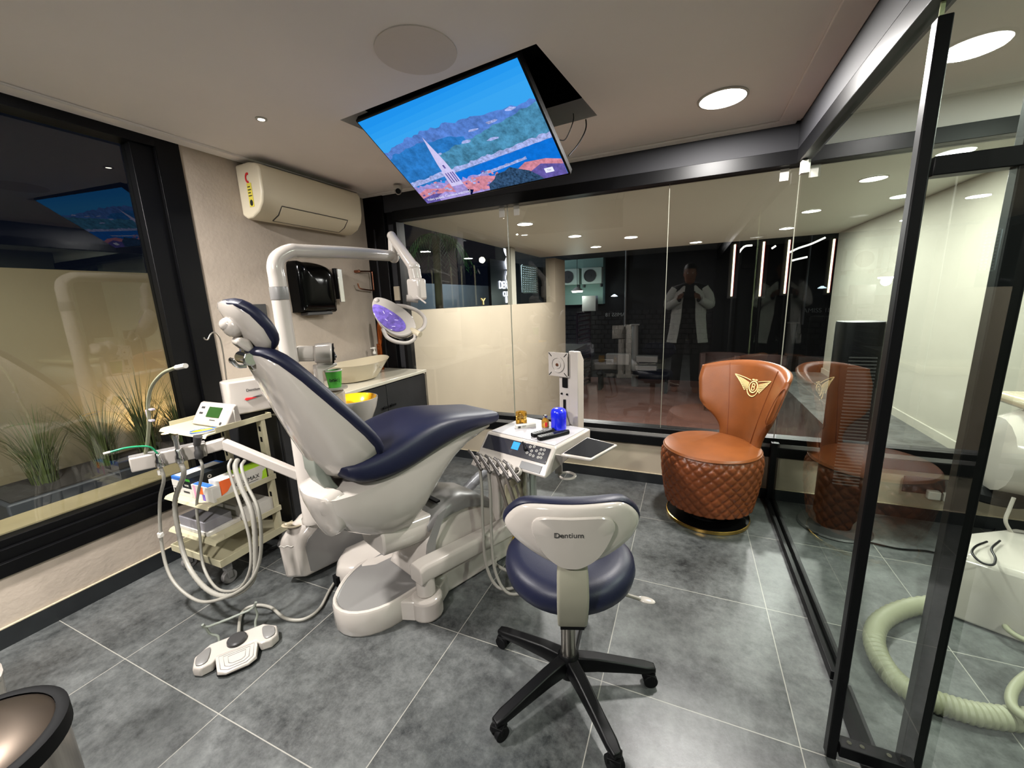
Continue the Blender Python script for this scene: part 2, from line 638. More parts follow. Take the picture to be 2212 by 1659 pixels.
# right partition: rail, channel, post and fixed glass
b = MB()
b.box(XR - 0.03, XR + 0.03, YN, YB - 0.031, 2.125, ZC)
struct('wall_right_fascia', b, M_fascia)
w3 = MB()
w3.box(XR - 0.03, XR + 0.03, YN, YB - 0.046, 2.05, 2.125)
w3.box(XR - 0.027, XR - 0.008, 1.5, YB - 0.02, 0, 0.035)
w3.box(XR + 0.008, XR + 0.027, 1.5, YB - 0.02, 0, 0.035)
w3.box(XR - 0.008, XR + 0.008, 1.5, YB - 0.02, 0, 0.012)
w3.box(XR - 0.022, XR + 0.022, YB - 0.065, YB - 0.021, 0.0, 0.41)
win3 = struct('window_3', w3, M_blk, bevel=0.002)
g = MB(); g.box(XR - 0.005, XR + 0.005, 1.502, YB - 0.07, 0.012, 2.05); obj('window_pane', g, M_glassg, win3)
g = MB(); g.box(XR - 0.005, XR + 0.005, 1.4985, 1.5018, 0.04, 2.05); obj('pane_edge', g, M_gedge, win3)
g = MB(); g.box(XR - 0.02, XR + 0.02, YB - 0.12, YB - 0.075, 1.98, 2.045); obj('glass_clip', g, M_paper, win3, bevel=0.001)

# door 1: frameless glass door with a full height black square pull
d1 = MB()
d1.box(XR - 0.03, XR + 0.03, 0.45, 1.49, 0.0, 0.006)
door = struct('door_1', d1, M_blk)
g = MB(); g.box(XR - 0.005, XR + 0.005, 0.45, 1.494, 0.012, 2.046); obj('door_pane', g, M_glassg, door)
g = MB()
for x, h_ in ((3.070, .0125), (3.240, .023)):
    g.box(x - h_, x + h_, 1.186, 1.216, 0.012, 1.885)
hd = obj('pull_handle', g, M_blk, door, bevel=0.003)
for z in (1.603, 0.052):
    g = MB(); g.box(3.085, 3.236, 1.182, 1.22, z - 0.019, z + 0.019); obj('handle_crossbar', g, M_blk, hd, bevel=0.002)
    g = MB()
    for x in (3.11, 3.14, 3.20):
        g.cyl((x, 1.201, z + 0.019), (x, 1.201, z + 0.0215), 0.006, 12)
    obj('screw', g, M_chrome, hd)
# glass wall nearer than the door
w4 = MB(); w4.box(XR - 0.027, XR + 0.027, YN, 0.44, 0, 0.035)
win4 = struct('window_4', w4, M_blk, bevel=0.002)
g = MB(); g.box(XR - 0.005, XR + 0.005, YN, 0.44, 0.036, 2.05); obj('window_pane', g, M_glassg, win4)

# walls behind the camera and beyond the neighbouring room
b = MB(); b.box(X0 - 0.1, XN, YN - 0.1, YN, 0, ZC); struct('wall_near', b, M_fascia)
b = MB(); b.box(XN, XN + 0.1, YN, YB + 0.1, 0, ZC); struct('wall_right', b, M_white_wall)

# ------------------------------------------------------------------ downlights
def downlight(x, y, r, label, group, name='downlight', z=ZC):
    t = thing(name, label, 'ceiling light', (x, y, z - 0.012), 0, group)
    m = Matrix.Translation((x, y, z))
    a = MB(); a.lathe([(r + 0.006, -0.0005), (r + 0.006, -0.006), (r - 0.004, -0.008), (r - 0.004, -0.0005)], m, 40, cap=False); obj('trim_ring', a, M_paper, t)
    a = MB(); a.lathe([(r - 0.004, -0.006), (r * 0.5, -0.0065), (0.001, -0.0068)], m, 40); obj('diffuser', a, M_led, t)
    return t
downlight(2.73, 2.38, 0.105, 'round bright downlight in the ceiling above the tan leather chair', 'room downlights')
for (x, y), s, rl in zip(ROOM_L[1:], ('over the pedal bin', 'behind the photographer', 'farthest behind the photographer'), (0.05, 0.045, 0.045)):  # the middle one is the added light for the backrest
    downlight(x, y, rl, 'round bright downlight ' + s, 'room downlights')
for (x, y), s in zip(HALL_L, ('nearest in the left row', 'in the middle of the left row', 'farthest in the left row',
                              'nearest in the right row', 'in the middle of the right row', 'farthest in the right row')):
    downlight(x, y, 0.09, 'round hall downlight beyond the back glass, ' + s, 'hall downlights', z=ZH)
for (x, y), s in zip(NEXT_L, ('over the second dental chair', 'behind the second dental chair')):
    downlight(x, y, 0.105, 'round downlight of the neighbouring room ' + s, 'neighbouring downlights')
t = thing('spotlight', 'tiny bright spot in the ceiling above the air conditioner', 'ceiling light', (0.676, 1.513, ZC - 0.012))
m = Matrix.Translation((0.676, 1.513, ZC))
a = MB(); a.lathe([(0.026, -0.0005), (0.026, -0.005), (0.016, -0.006), (0.016, -0.0005)], m, 24, cap=False); obj('trim_ring', a, M_paper, t)
a = MB(); a.lathe([(0.015, -0.003), (0.001, -0.004)], m, 20); obj('diffuser', a, M_led_s, t)
a = MB(); a.lathe([(0.085, -0.0006), (0.084, -0.004), (0.001, -0.005)], Matrix.Translation((1.0, 2.55, ZC)), 32)
obj('speaker_cover', a, M_ceil, label='round painted cover flush in the ceiling left of the screen', cat='cover')
a = MB(); a.lathe([(0.15, -0.0004), (0.149, -0.0035), (0.001, -0.0035)], Matrix.Translation((1.66, 1.42, ZC)), 48)
obj('speaker_grille', a, mat('painted_grille', 'ddd3cb', 0.9), label='large round grey speaker grille flush in the ceiling near the screen', cat='speaker')

# ------------------------------------------------------------------ screen hanging out of the ceiling
TA, TB_ = Vector((1.105, 1.724, 2.262)), Vector((2.025, 1.600, 2.262))
BL, BR = Vector((1.083, 2.222, 1.955)), Vector((2.035, 2.064, 1.955))
tc = (TA + TB_ + BL + BR) / 4
xa = ((TB_ - TA) + (BR - BL)).normalized()
ya = ((TA - BL) + (TB_ - BR)); ya = (ya - xa * ya.dot(xa)).normalized()
TW, TH = 0.948, 0.575
TM = frame(tc, xa, ya)      # z of this frame points towards the viewer
tv = thing('television', 'flat television showing a seaside town, tilted down out of the ceiling opening', 'television', (tc.x, tc.y, tc.z))
a = MB(); a.box(-TW / 2, TW / 2, -TH / 2, TH / 2, -0.035, -0.001, TM); obj('casing', a, M_blk, tv, bevel=0.004)
a = MB()
for s in (-0.2, 0.2):
    a.box(s - 0.02, s + 0.02, -0.1, 0.27, -0.061, -0.036, TM)
a.box(-0.25, 0.25, 0.18, 0.26, -0.10, -0.061, TM)
obj('bracket', a, M_blkm, tv)
SW, SH = TW - 0.018, TH - 0.024
def sc(x, y):   # picture coordinates 0..1 from top left
    return (-SW / 2 + x * SW, SH / 2 - y * SH + 0.002)
TVS = 0.62
pic = [emis('screen_' + n, c, s * TVS) for n, c, s in (
    ('sky', '2094ee', 1.0), ('sky_low', '39a6f2', 1.0), ('far_hills', '5a86d8', 0.9), ('near_hills', '2f80cf', 0.85), ('green_hills', '4f92b8', 0.85),
    ('sea', '0f74dc', 0.95), ('pale_shore', 'a8b4ea', 0.95), ('tower', 'cfc8f2', 1.0), ('roofs', 'd58a9c', 0.95), ('walls', 'a99ade', 0.9),
    ('tree', '3d5f86', 0.6), ('dark', '1c2a78', 0.6), ('white', 'eef0ff', 1.0), ('shade', '6f63b4', 0.8), ('deep', '0b1350', 0.5), ('sky_a', '2599f0', 1.0), ('sky_b', '2c9ef1', 1.0), ('sky_c', '33a2f2', 1.0))]
a = MB()
def poly(mi, pts, lay):
    a.mi = mi
    P = [sc(*p) for p in pts]
    vs = [a.v(TM @ Vector((x, y, 0.0004 + lay * 0.00012))) for x, y in P]
    f = a.face(vs)
    if f: f.smooth = False
def jag(x0, x1, y, amp, n, sd):
    rr = random.Random(sd)
    return [(x0 + (x1 - x0) * i / n, y(i / n) + rr.uniform(-amp, amp)) for i in range(n + 1)]
poly(0, [(0, 0), (1, 0), (1, 1), (0, 1)], 0)
for k_, mi_ in enumerate((15, 16, 17, 1)):
    poly(mi_, [(0, .08 + .055 * k_), (1, .0 + .05 * k_), (1, .4), (0, .4)], .2 + .2 * k_)
poly(2, jag(0, 1, lambda t: .34 - .10 * t - .05 * math.sin(t * 5), .015, 40, 1) + [(1, .7), (0, .7)], 2)
poly(3, jag(0, .55, lambda t: .40 + .02 * t - .06 * math.sin(t * 3), .015, 24, 2) + [(.55, .78), (0, .78)], 3)
poly(4, jag(.3, 1, lambda t: .52 - .20 * t, .012, 24, 3) + [(1, .62), (.3, .72)], 4)
for s, (x, y) in enumerate(((.33, .5), (.62, .38), (.74, .36), (.55, .46), (.86, .31), (.7, .5))):
    poly(6, [(x + .045 * math.cos(q) * random.uniform(.5, 1), y + .02 * math.sin(q) * random.uniform(.4, 1)) for q in [i * .7 for i in range(9)]], 5)
poly(6, jag(.0, 1, lambda t: .72 - .14 * t, .012, 50, 4) + [(1, .63), (0, .77)], 6)
poly(5, jag(.3, 1, lambda t: .74 - .11 * t, .004, 30, 5) + [(1, .86), (.3, .84)], 7)
poly(6, jag(.48, .82, lambda t: .80 - .06 * t, .008, 16, 6) + [(.82, .765), (.5, .83)], 8)
poly(9, jag(0, .55, lambda t: .78 + .03 * t, .02, 30, 7) + [(.6, 1), (0, 1)], 9)
poly(8, [(.0, .86), (.08, .82), (.2, .86), (.26, .82), (.36, .84), (.5, .82), (.6, .86), (.62, .98), (0, .98)], 10)
for k in range(60):
    x, y = random.uniform(0, .62), random.uniform(.76, .97)
    w_, h_ = random.uniform(.01, .03), random.uniform(.01, .022)
    poly(random.choice((6, 8, 9, 13)), [(x, y), (x + w_, y - .006), (x + w_, y + h_), (x, y + h_)], 10.5 + k * .015)
poly(13, [(0, .93), (.1, .9), (.26, .93), (.26, 1), (0, 1)], 12)
poly(9, [(.12, .94), (.2, .9), (.3, .95), (.3, 1), (.12, 1)], 13)
poly(8, [(.72, .86), (.8, .79), (.92, .80), (1, .84), (1, .93), (.72, .93)], 14)
poly(13, [(.8, .90), (.88, .84), (1, .89), (1, 1), (.8, 1)], 15)
poly(10, [(.50, 1), (.52, .93), (.57, .89), (.60, .84), (.66, .83), (.70, .80), (.76, .85), (.80, .88), (.84, .95), (.86, 1)], 16)
poly(7, [(.315, .30), (.345, .58), (.285, .58)], 17)
poly(7, [(.285, .58), (.345, .58), (.35, .68), (.28, .68)], 18)
poly(7, [(.275, .68), (.355, .68), (.36, .86), (.27, .86)], 19)
poly(9, [(.27, .86), (.36, .86), (.37, 1), (.275, 1)], 20)
for x in (.289, .306, .325, .34):
    poly(13, [(x, .70), (x + .008, .70), (x + .008, .82), (x, .82)], 21)
poly(13, [(.31, .61), (.322, .61), (.322, .65), (.31, .65)], 21)
poly(14, [(.36, .93), (.4, .95), (.37, 1), (.36, 1)], 21)
poly(12, [(.885, .895), (.935, .895), (.935, .945), (.885, .945)], 23)
a.mi = 12
p = sc(.2, .955)
a.text('Video paused. Continue watching?', 0.0235, TM @ Matrix.Translation((p[0], p[1], 0.0034)), 0.0001)
p = sc(.91, .92)
a.mi = 13
a.text('Yes', 0.014, TM @ Matrix.Translation((p[0], p[1], 0.0036)), 0.0001)
for m_, amt, scl in zip(pic, (0, 0, .3, .3, .42, .12, .4, .08, .3, .3, .7, .3, 0, .3, .3), (1, 1, 26, 22, 24, 40, 60, 30, 40, 40, 70, 40, 1, 40, 40)):
    if amt:
        nt = m_.node_tree
        e_ = [n for n in nt.nodes if n.type == 'EMISSION'][0]
        c_ = tuple(e_.inputs[0].default_value)
        tc_ = nt.nodes.new('ShaderNodeTexCoord')
        n_ = nt.nodes.new('ShaderNodeTexNoise'); n_.inputs['Scale'].default_value = scl; n_.inputs['Detail'].default_value = 6; n_.inputs['Roughness'].default_value = .7
        nt.links.new(tc_.outputs['Object'], n_.inputs['Vector'])
        r_ = nt.nodes.new('ShaderNodeMapRange'); r_.inputs[1].default_value = .35; r_.inputs[2].default_value = .65; r_.inputs[3].default_value = 1 - amt; r_.inputs[4].default_value = 1 + amt
        nt.links.new(n_.outputs['Fac'], r_.inputs[0])
        x_ = nt.nodes.new('ShaderNodeMix'); x_.data_type = 'RGBA'; x_.blend_type = 'MULTIPLY'; x_.inputs[0].default_value = 1; x_.inputs[6].default_value = c_
        nt.links.new(r_.outputs[0], x_.inputs[7]); nt.links.new(x_.outputs[2], e_.inputs[0])
obj('screen', a, pic, tv)
a = MB()
a.tube([at(1262, 238, 'z', 2.34), at(1266, 275, 'z', 2.22), at(1250, 310, 'z', 2.13), at(1228, 337, 'z', 2.06)], 0.0035)
a.tube([at(1238, 240, 'z', 2.34), at(1238, 262, 'z', 2.24), at(1222, 300, 'z', 2.15), at(1205, 302, 'z', 2.12)], 0.0025)
obj('cable', a, M_blk, tv)

# small camera dome by the header
t = thing('security_camera', 'small white round camera under the ceiling in the far left corner', 'camera', (0.53, 2.72, 2.18))
c0 = at(860, 412, 'z', 2.225)
a = MB(); a.lathe([(0.032, 0), (0.034, -0.02), (0.03, -0.03), (0.001, -0.03)], Matrix.Translation((c0.x, c0.y, ZC - 0.013)), 24); obj('housing', a, M_paper, t)
a = MB(); a.ball((c0.x, c0.y, ZC - 0.05), 0.027); obj('camera_ball', a, M_white, t)
dd = (CAM - c0).normalized()
a = MB(); a.cyl(Vector((c0.x, c0.y, ZC - 0.05)) + dd * 0.015, Vector((c0.x, c0.y, ZC - 0.05)) + dd * 0.029, 0.020); obj('lens', a, M_blk, t)

# ------------------------------------------------------------------ air conditioner
t = thing('air_conditioner', 'white split air conditioner high on the stucco wall', 'air conditioner', (X0, 2.18, 1.93))
a = MB()
prof = [(0.0, 2.235), (0.0, 1.945), (0.04, 1.922), (0.085, 1.925), (0.15, 1.955), (0.193, 2.005), (0.208, 2.06), (0.208, 2.19), (0.185, 2.225), (0.12, 2.238)]
ym = Matrix(((1, 0, 0, X0), (0, 0, 1, 0), (0, 1, 0, 0), (0, 0, 0, 1)))
a.prism(prof, 1.79, 2.62, ym)
obj('body', a, mat('aircon_plastic', 'cdc3ac', 0.35, spec=0.4), t, bevel=0.012, seg=3)
a = MB(); a.prism([(0.118, 2.2395), (0.186, 2.2265), (0.187, 2.2285), (0.118, 2.242)], 1.85, 2.61, ym); obj('top_grille', a, M_grey, t)
a = MB(); a.prism([(0.092, 1.9285), (0.150, 1.9552), (0.188, 1.9995), (0.1905, 1.9975), (0.152, 1.9522), (0.094, 1.9255)], 1.93, 2.47, ym); obj('louvre', a, bpy.data.materials['aircon_plastic'], t, bevel=0.001)
a = MB()
for s, e_ in ((1.922, 1.927), (2.473, 2.478)):
    a.prism([(0.09, 1.9285), (0.150, 1.9560), (0.190, 2.003), (0.1915, 2.001), (0.152, 1.9530), (0.092, 1.9255)], s, e_, ym)
a.prism([(0.190, 2.0025), (0.1925, 2.006), (0.1945, 2.0045), (0.192, 2.0005)], 1.925, 2.475, ym)
a.prism([(0.086, 1.9262), (0.091, 1.9282), (0.0915, 1.9262), (0.087, 1.9240)], 1.925, 2.475, ym)
obj('louvre_gap', a, M_dgrey, t)
a = MB(); fm = frame((X0 + 0.205, 1.7898, 2.07), (-1, 0, 0), (0, 0, 1))
fm = Matrix(((1, 0, 0, X0), (0, 0, -1, 1.7785), (0, 1, 0, 0), (0, 0, 0, 1)))
fm = Matrix(((1, 0, 0, X0), (0, 0, 1, 1.7885), (0, 1, 0, 0), (0, 0, 0, 1)))
M_ylabel = mat('yellow_label', 'cfc04a', 0.5)
a.mi = 0; a.prism([(0.085, 1.985), (0.125, 1.985), (0.125, 2.12), (0.085, 2.12)], -0.001, 0.0005, fm)
a.mi = 1; a.prism([(0.105 + .014 * math.cos(i * .4), 2.008 + .018 * math.sin(i * .4)) for i in range(16)], -0.0016, -0.001, fm)
for k in range(4): a.prism([(0.09, 2.045 + k * .017), (0.119 - .006 * (k % 2), 2.045 + k * .017), (0.119 - .006 * (k % 2), 2.051 + k * .017), (0.09, 2.051 + k * .017)], -0.0016, -0.001, fm)
a.mi = 2
arc = [(0.102 + .022 * math.cos(R(q)), 2.15 + .03 * math.sin(R(q))) for q in range(60, 290, 15)]
arc += [(0.102 + .011 * math.cos(R(q)), 2.15 + .017 * math.sin(R(q))) for q in range(285, 55, -15)]
a.prism(arc, -0.0016, 0.0005, fm)
obj('energy_label', a, [M_ylabel, M_ink, M_red], t)

# ------------------------------------------------------------------ wall fittings
t = thing('hand_dryer', 'glossy black hand dryer on the stucco wall under the air conditioner', 'hand dryer', (X0, 2.2, 1.32))
a = MB()
hp = [(-0.155, 0.16), (-0.10, 0.185), (0.03, 0.18), (0.12, 0.15), (0.155, 0.08), (0.155, -0.15), (0.12, -0.17), (-0.13, -0.165), (-0.155, -0.13)]
hp = [(p.x, p.y) for p in catmull([(x, y, 0) for x, y in hp], 4, True)]
fm = frame((X0, 2.20, 1.50), (0, 1, 0), (0, 0, 1))
a.pad(hp, fm, [(1, 0.001), (1.0, 0.05), (0.985, 0.085), (0.93, 0.11), (0.7, 0.125), (0.3, 0.13), (0.02, 0.131)])
obj('shell', a, mat('piano_black', '030303', 0.12, spec=0.14), t, sharp=60)
a = MB(); a.box(-0.11, 0.11, -0.19, -0.165, 0.02, 0.10, fm); obj('nozzle', a, M_dgrey, t, bevel=0.006)
t = thing('wall_dispenser', 'slim vertical chrome and black dispenser on the wall right of the hand dryer', 'dispenser', (X0, 2.45, 1.4))
a = MB(); a.box(X0 + 0.02, X0 + 0.05, 2.425, 2.455, 1.425, 1.66); obj('body', a, M_blk, t, bevel=0.003)
a = MB(); a.box(X0 + 0.05, X0 + 0.066, 2.435, 2.482, 1.40, 1.655); obj('chrome_front', a, M_chrome, t, bevel=0.003)
for z in (1.47, 1.61):
    a = MB(); a.cyl((X0, 2.44, z), (X0 + 0.022, 2.44, z), 0.008, 12); obj('bracket', a, M_rose, t)
t = thing('towel_ring', 'square rose gold towel ring on the wall in the far corner', 'towel ring', (X0, 2.76, 1.5))
a = MB(); a.cyl((X0, 2.69, 1.65), (X0 + 0.045, 2.69, 1.65), 0.012); a.ball((X0 + 0.045, 2.69, 1.65), 0.013); obj('mount', a, M_rose, t)
a = MB(); a.tube([(X0 + 0.045, 2.69, 1.65), (X0 + 0.045, 2.83, 1.655), (X0 + 0.045, 2.845, 1.645), (X0 + 0.045, 2.845, 1.51), (X0 + 0.045, 2.83, 1.495), (X0 + 0.045, 2.70, 1.505), (X0 + 0.045, 2.67, 1.52), (X0 + 0.045, 2.66, 1.55)], 0.006, 10, 3); obj('ring', a, M_rose, t)
a = MB(); a.box(X0, X0 + 0.008, 1.57, 1.845, 1.25, 1.40)
t = obj('switch_panel', a, M_dgrey, bevel=0.002, label='dark grey rectangular switch panel on the wall behind the headrest', cat='switch')
a = MB(); a.box(0.236 + .02, 0.33 - .02, YB - 0.03, YB - 0.0105, 1.40, 1.52)
obj('socket_box', a, M_wall2, bevel=0.003, label='small beige box on the black corner column above the lamp', cat='box')

# ------------------------------------------------------------------ vanity
t = thing('vanity_cabinet', 'dark charcoal vanity cabinet with a white counter along the stucco wall', 'cabinet', (0.3, 2.1, 0))
a = MB(); a.box(X0 + 0.012, 0.515, 1.46, 2.865, 0.0, 0.775); obj('body', a, M_cab, t, bevel=0.002)
for k, (y0, y1) in enumerate(((1.465, 1.845), (1.85, 2.352), (2.357, 2.86))):
    a = MB(); a.box(0.5155, 0.532, y0, y1, 0.06, 0.765); dr = obj('cabinet_door', a, M_cab, t, bevel=0.002)
    yk = y1 - 0.04 if k != 2 else y0 + 0.04
    a = MB(); a.cyl((0.532, yk, 0.60), (0.548, yk, 0.60), 0.008, 12); a.box(0.545, 0.553, yk - 0.03, yk + 0.03, 0.592, 0.608); obj('handle', a, M_blk, dr)
a = MB(); a.box(X0 + 0.012, 0.545, 1.45, 2.87, 0.7755, 0.80); obj('countertop', a, M_marble, t, bevel=0.003)
a = MB(); a.box(0.532, 0.545, 2.861, 2.8705, 0.0, 0.775); obj('end_panel', a, M_wall2, t)
# vessel basin
t = thing('wash_basin', 'white oval vessel basin standing on the counter', 'basin', (0.30, 2.33, 0.8))
a = MB()
def bowl(rx, ry, z, tip=0.0):
    return [Vector((0.28 + rx * math.cos(q), 2.33 + ry * math.sin(q), z + tip * abs(math.sin(q)) ** 3)) for q in [2 * math.pi * k / 40 for k in range(40)]]
a.loft([bowl(.09, .15, .801), bowl(.12, .18, .81), bowl(.155, .235, .87), bowl(.178, .305, .925, .012), bowl(.185, .318, .935, .02), bowl(.177, .31, .935, .02), bowl(.15, .26, .895, .01), bowl(.11, .2, .84), bowl(.05, .08, .82), bowl(.01, .01, .82)])
obj('bowl', a, M_cream, t)
a = MB(); a.ball((0.455, 2.40, 0.893), 0.008); obj('overflow_ring', a, M_chrome, t)
# soap pump and amber bottle
t = thing('soap_dispenser', 'clear soap pump bottle behind the basin by the black column', 'soap pump', (0.13, 2.71, 0.8))
m = Matrix.Translation((0.13, 2.71, 0.80))
a = MB(); a.lathe([(0.03, 0.001), (0.032, 0.01), (0.032, 0.11), (0.02, 0.135), (0.012, 0.14), (0.012, 0.15)], m, 20); obj('bottle', a, M_clear, t)
a = MB(); a.lathe([(0.014, 0.151), (0.014, 0.17), (0.005, 0.175), (0.005, 0.195), (0.013, 0.197), (0.013, 0.21)], m, 16); a.box(0.09, 0.135, 2.705, 2.715, 0.995, 1.005); obj('pump', a, M_paper, t)
t = thing('faucet', 'tall curved copper brown faucet behind the basin', 'faucet', (0.12, 2.79, 0.8))
a = MB(); a.cyl((0.12, 2.79, 0.8), (0.12, 2.79, 1.03), 0.024); obj('column', a, mat('copper_brown', '9a4f24', 0.18, metal=0.9), t)
a = MB(); a.tube([(0.12, 2.79, 0.98), (0.14, 2.785, 1.07), (0.15, 2.78, 1.17), (0.155, 2.78, 1.25)], lambda u, i: 0.011 + 0.012 * math.sin(u * math.pi), 10); obj('spout', a, bpy.data.materials['copper_brown'], t)

# ================================================================== outside the left window
XO = -1.2
b = MB(); b.box(-4.0, X0 - 0.16, -4, 12, -0.1, 0.0); obj('paving', b, mat('courtyard_paving', '3a3833', 0.9, var=0.2), kind='structure')
b = MB(); b.box(XO - 0.1, XO, -4.0, 1.91, 0.0, 1.672)
obj('garden_wall', b, mat('garden_stucco', '625843', 0.9, var=0.06, vscale=2, bump=0.2), kind='structure', label='cream garden wall')
b = MB(); b.box(XO - 0.22, XO - 0.02, 1.912, 2.05, 0, 1.66); obj('garden_wall_end', b, mat('grey_return', '56564c', 0.9), kind='structure')
b = MB(); b.box(X0 - 0.36, X0 - 0.161, YN, WY + .3, 0.0, 0.43); obj('outer_ledge', b, mat('ledge_concrete', '7d7052', 0.8, var=0.1), kind='structure')
t = thing('planter', 'long dark planter box outside the left window', 'planter', (-0.8, 1.2, 0))
a = MB()
a.prism([(-1.05, .70), (-.62, .70), (-.62, 1.88), (-1.05, 1.88)], 0.0, 0.40)
obj('box', a, mat('planter_charcoal', '26282c', 0.6), t, bevel=0.01)
a = MB(); a.box(-1.03, -.64, .72, 1.86, 0.4002, 0.408); obj('soil', a, mat('soil', '1a1510', 0.95, bump=0.5), t)
M_grass = mat('dry_grass', '3c4420', 0.6, var=0.3, vscale=20)
rr = random.Random(3)
def grass(cx, cy, n, h, name_label, spread=0.55):
    a = MB()
    for k in range(n):
        q = rr.uniform(0, 2 * math.pi)
        r0 = rr.uniform(0, 0.06)
        L = h * rr.uniform(0.55, 1.15)
        lean = spread * rr.random() ** 0.8 * L
        p0 = Vector((cx + r0 * math.cos(q), cy + r0 * math.sin(q), 0.40))
        dx, dy = math.cos(q) * 0.55, math.sin(q)
        pts = [p0 + Vector((dx * lean * s * s, dy * lean * s * s, L * (s - 0.22 * s * s * lean / L))) for s in (0, .35, .7, 1)]
        side = Vector((-dy, dx, 0)).normalized() * 0.0028
        prev = None
        for s, pnt in enumerate(pts):
            w_ = side * (1, .9, .6, .1)[s]
            cur = [a.v(pnt - w_), a.v(pnt + w_), a.v(pnt + Vector((w_.y, -w_.x, 0)) * .6)]
            if prev:
                for i in range(3):
                    a.face([prev[i], prev[(i + 1) % 3], cur[(i + 1) % 3], cur[i]])
            prev = cur
    obj('ornamental_grass', a, M_grass, label=name_label, cat='grass', group='grass clumps in the planter', base=(cx, cy, 0.4))
grass(-.84, .92, 130, .44, 'dark clump of ornamental grass at the near end of the planter')
grass(-.84, 1.20, 130, .48, 'tall dark clump of ornamental grass in the middle of the planter', 0.7)
grass(-.86, 1.44, 150, .56, 'ornamental grass clump half lit by the warm uplight')
grass(-.88, 1.66, 150, .48, 'brightly lit golden grass clump right over the warm uplight', 0.8)
t = thing('garden_uplight', 'small warm uplight at the foot of the garden wall among the grass', 'lamp', (-1.0, 1.62, 0.41))
a = MB(); a.lathe([(0.03, 0.0), (0.034, 0.05), (0.03, 0.055)], Matrix.Translation((-1.06 + .06, 1.62, 0.41)), 20); obj('housing', a, M_blkm, t)
a = MB(); a.lathe([(0.028, 0.056), (0.001, 0.058)], Matrix.Translation((-1.0, 1.62, 0.41)), 20); obj('lens', a, emis('uplight_glow', 'ffca70', 30), t)
lamp('uplight_beam', 'SPOT', (-1.0, 1.62, 0.475), 24, (1.0, 0.72, 0.38), 0.02, (-0.45, 0.02, 1.0), angle=2.4)
lamp('added_garden_fill', 'POINT', (-0.6, -0.4, 2.05), 3.5, (1.0, 0.92, 0.74), 0.05)  # added fill that brightens the garden wall, no fixture belongs to it

# ================================================================== hall beyond the back glass
HY0, HY1 = YB + 0.12, 8.1
b = MB(); b.box(-0.2, 6.5, HY0 - .05, HY1, ZH + 0.001, ZH + 0.12); obj('hall_ceiling', b, M_ceil2, kind='structure')
# left hall wall with its long window opening
b = MB()
b.box(-0.17, X0, HY0, 9.1, -1.45, 1.30)
b.box(-0.17, X0, HY0, HY0 + .03, 1.30, 2.2)
b.box(-0.17, X0, 8.35, 9.1, 1.30, 2.2)
obj('hall_wall_left', b, M_wall2, kind='structure')
b = MB(); b.box(-0.10, -0.02, 6.15, 6.33, 1.3, 2.2); obj('hall_window_post', b, M_white_wall, kind='structure')
g = MB(); g.box(-0.11, -0.10, HY0 + .03, 8.35, 1.30, 2.2); obj('hall_window_pane', g, glass_mat('hall_pane_glass', (.95, .97, .96), 0.25), kind='structure')
# brown floor, lower than the room
b = MB(); b.box(-4.95, 7, 3.1, 16, -1.5, -1.4); obj('hall_floor', b, M_brown, kind='structure')
# right hall wall and the landing in front of it
b = MB(); b.box(4.72, 4.85, HY0, 8.05, -1.4, 2.2); obj('hall_wall_right', b, M_white_wall, kind='structure')
b = MB(); b.box(3.95, 4.72, HY0, 8.05, -1.4, 0.0); obj('hall_landing', b, M_floor, kind='structure')
b = MB(); b.box(4.70, 4.719, HY0, 8.05, 0.0, 0.08); obj('hall_baseboard', b, M_white_wall, kind='structure')
# gold letter on the sill
t = MB()
t.text('Y', 0.13, frame((-0.01, 5.09, 1.36), (0.45, 0.9, 0), (0, 0, 1)), 0.012)
obj('letter', t, mat('gold_letter', 'd9c487', 0.3, metal=0.4), label='small gold letter Y standing on the hall window sill', cat='sign')

# far courtyard
YF = 14.0
M_brick = mat('rough_block_wall', '121110', 0.9, var=0.4, vscale=3, bump=0.8, bscale=8)
b = MB(); b.box(-4, 8, YF, YF + 0.2, -1.4, 4.0); obj('court_wall', b, M_brick, kind='structure', label='dark rough block wall')
a = MB()
for iz in range(9):
    for ix in range(26):
        x = -1.6 + ix * 0.22 + (iz % 2) * 0.11 + rr.uniform(-.015, .015)
        z = -0.5 + iz * 0.16
        if not (-1.56 < x < .06 and z > 1.0):
            a.box(x, x + .195, YF - 0.03 - rr.uniform(0, .02), YF, z, z + .13)
obj('block_facing', a, mat('grey_blocks', '1b1918', 0.9, var=0.5, vscale=4), kind='structure')
a = MB(); a.box(-1.35, 0.03, YF - 0.4, YF - .001, 1.15, 2.62)
obj('cladding_panel', a, mat('pale_green_panel', '6f8a80', 0.7), label='pale green wall panel behind the outdoor units', cat='panel')
for k, x in enumerate((-1.02, -0.28)):
    t = thing('outdoor_unit', ('left' if k == 0 else 'right') + ' one of the two outdoor air conditioning units on the pale green panel', 'air conditioning unit', (x, YF - 0.6, 1.8), 0, 'outdoor units')
    a = MB(); a.box(x - .33, x + .33, YF - 0.68, YF - 0.40, 1.80, 2.32); obj('casing', a, mat('unit_casing%d' % k, '9aa69c', 0.5), t, bevel=0.02)
    a = MB(); a.lathe([(0.2, 0.0), (0.2, 0.012), (0.17, 0.012), (0.17, 0.002), (0.05, 0.002), (0.05, 0.012), (0.001, 0.012)], frame((x - .06, YF - 0.681, 2.06), (1, 0, 0), (0, 0, 1)), 28); obj('fan_grille', a, M_dgrey, t)
    for e in (-.28, .28):
        a = MB(); a.box(x + e - .02, x + e + .02, YF - .65, YF - .40, 1.70, 1.799); obj('bracket', a, M_dgrey, t)
t = thing('pendant_lamp', 'bright white cone pendant lamp hanging in front of the outdoor units', 'lamp', (-0.40, 12.4, 1.3))
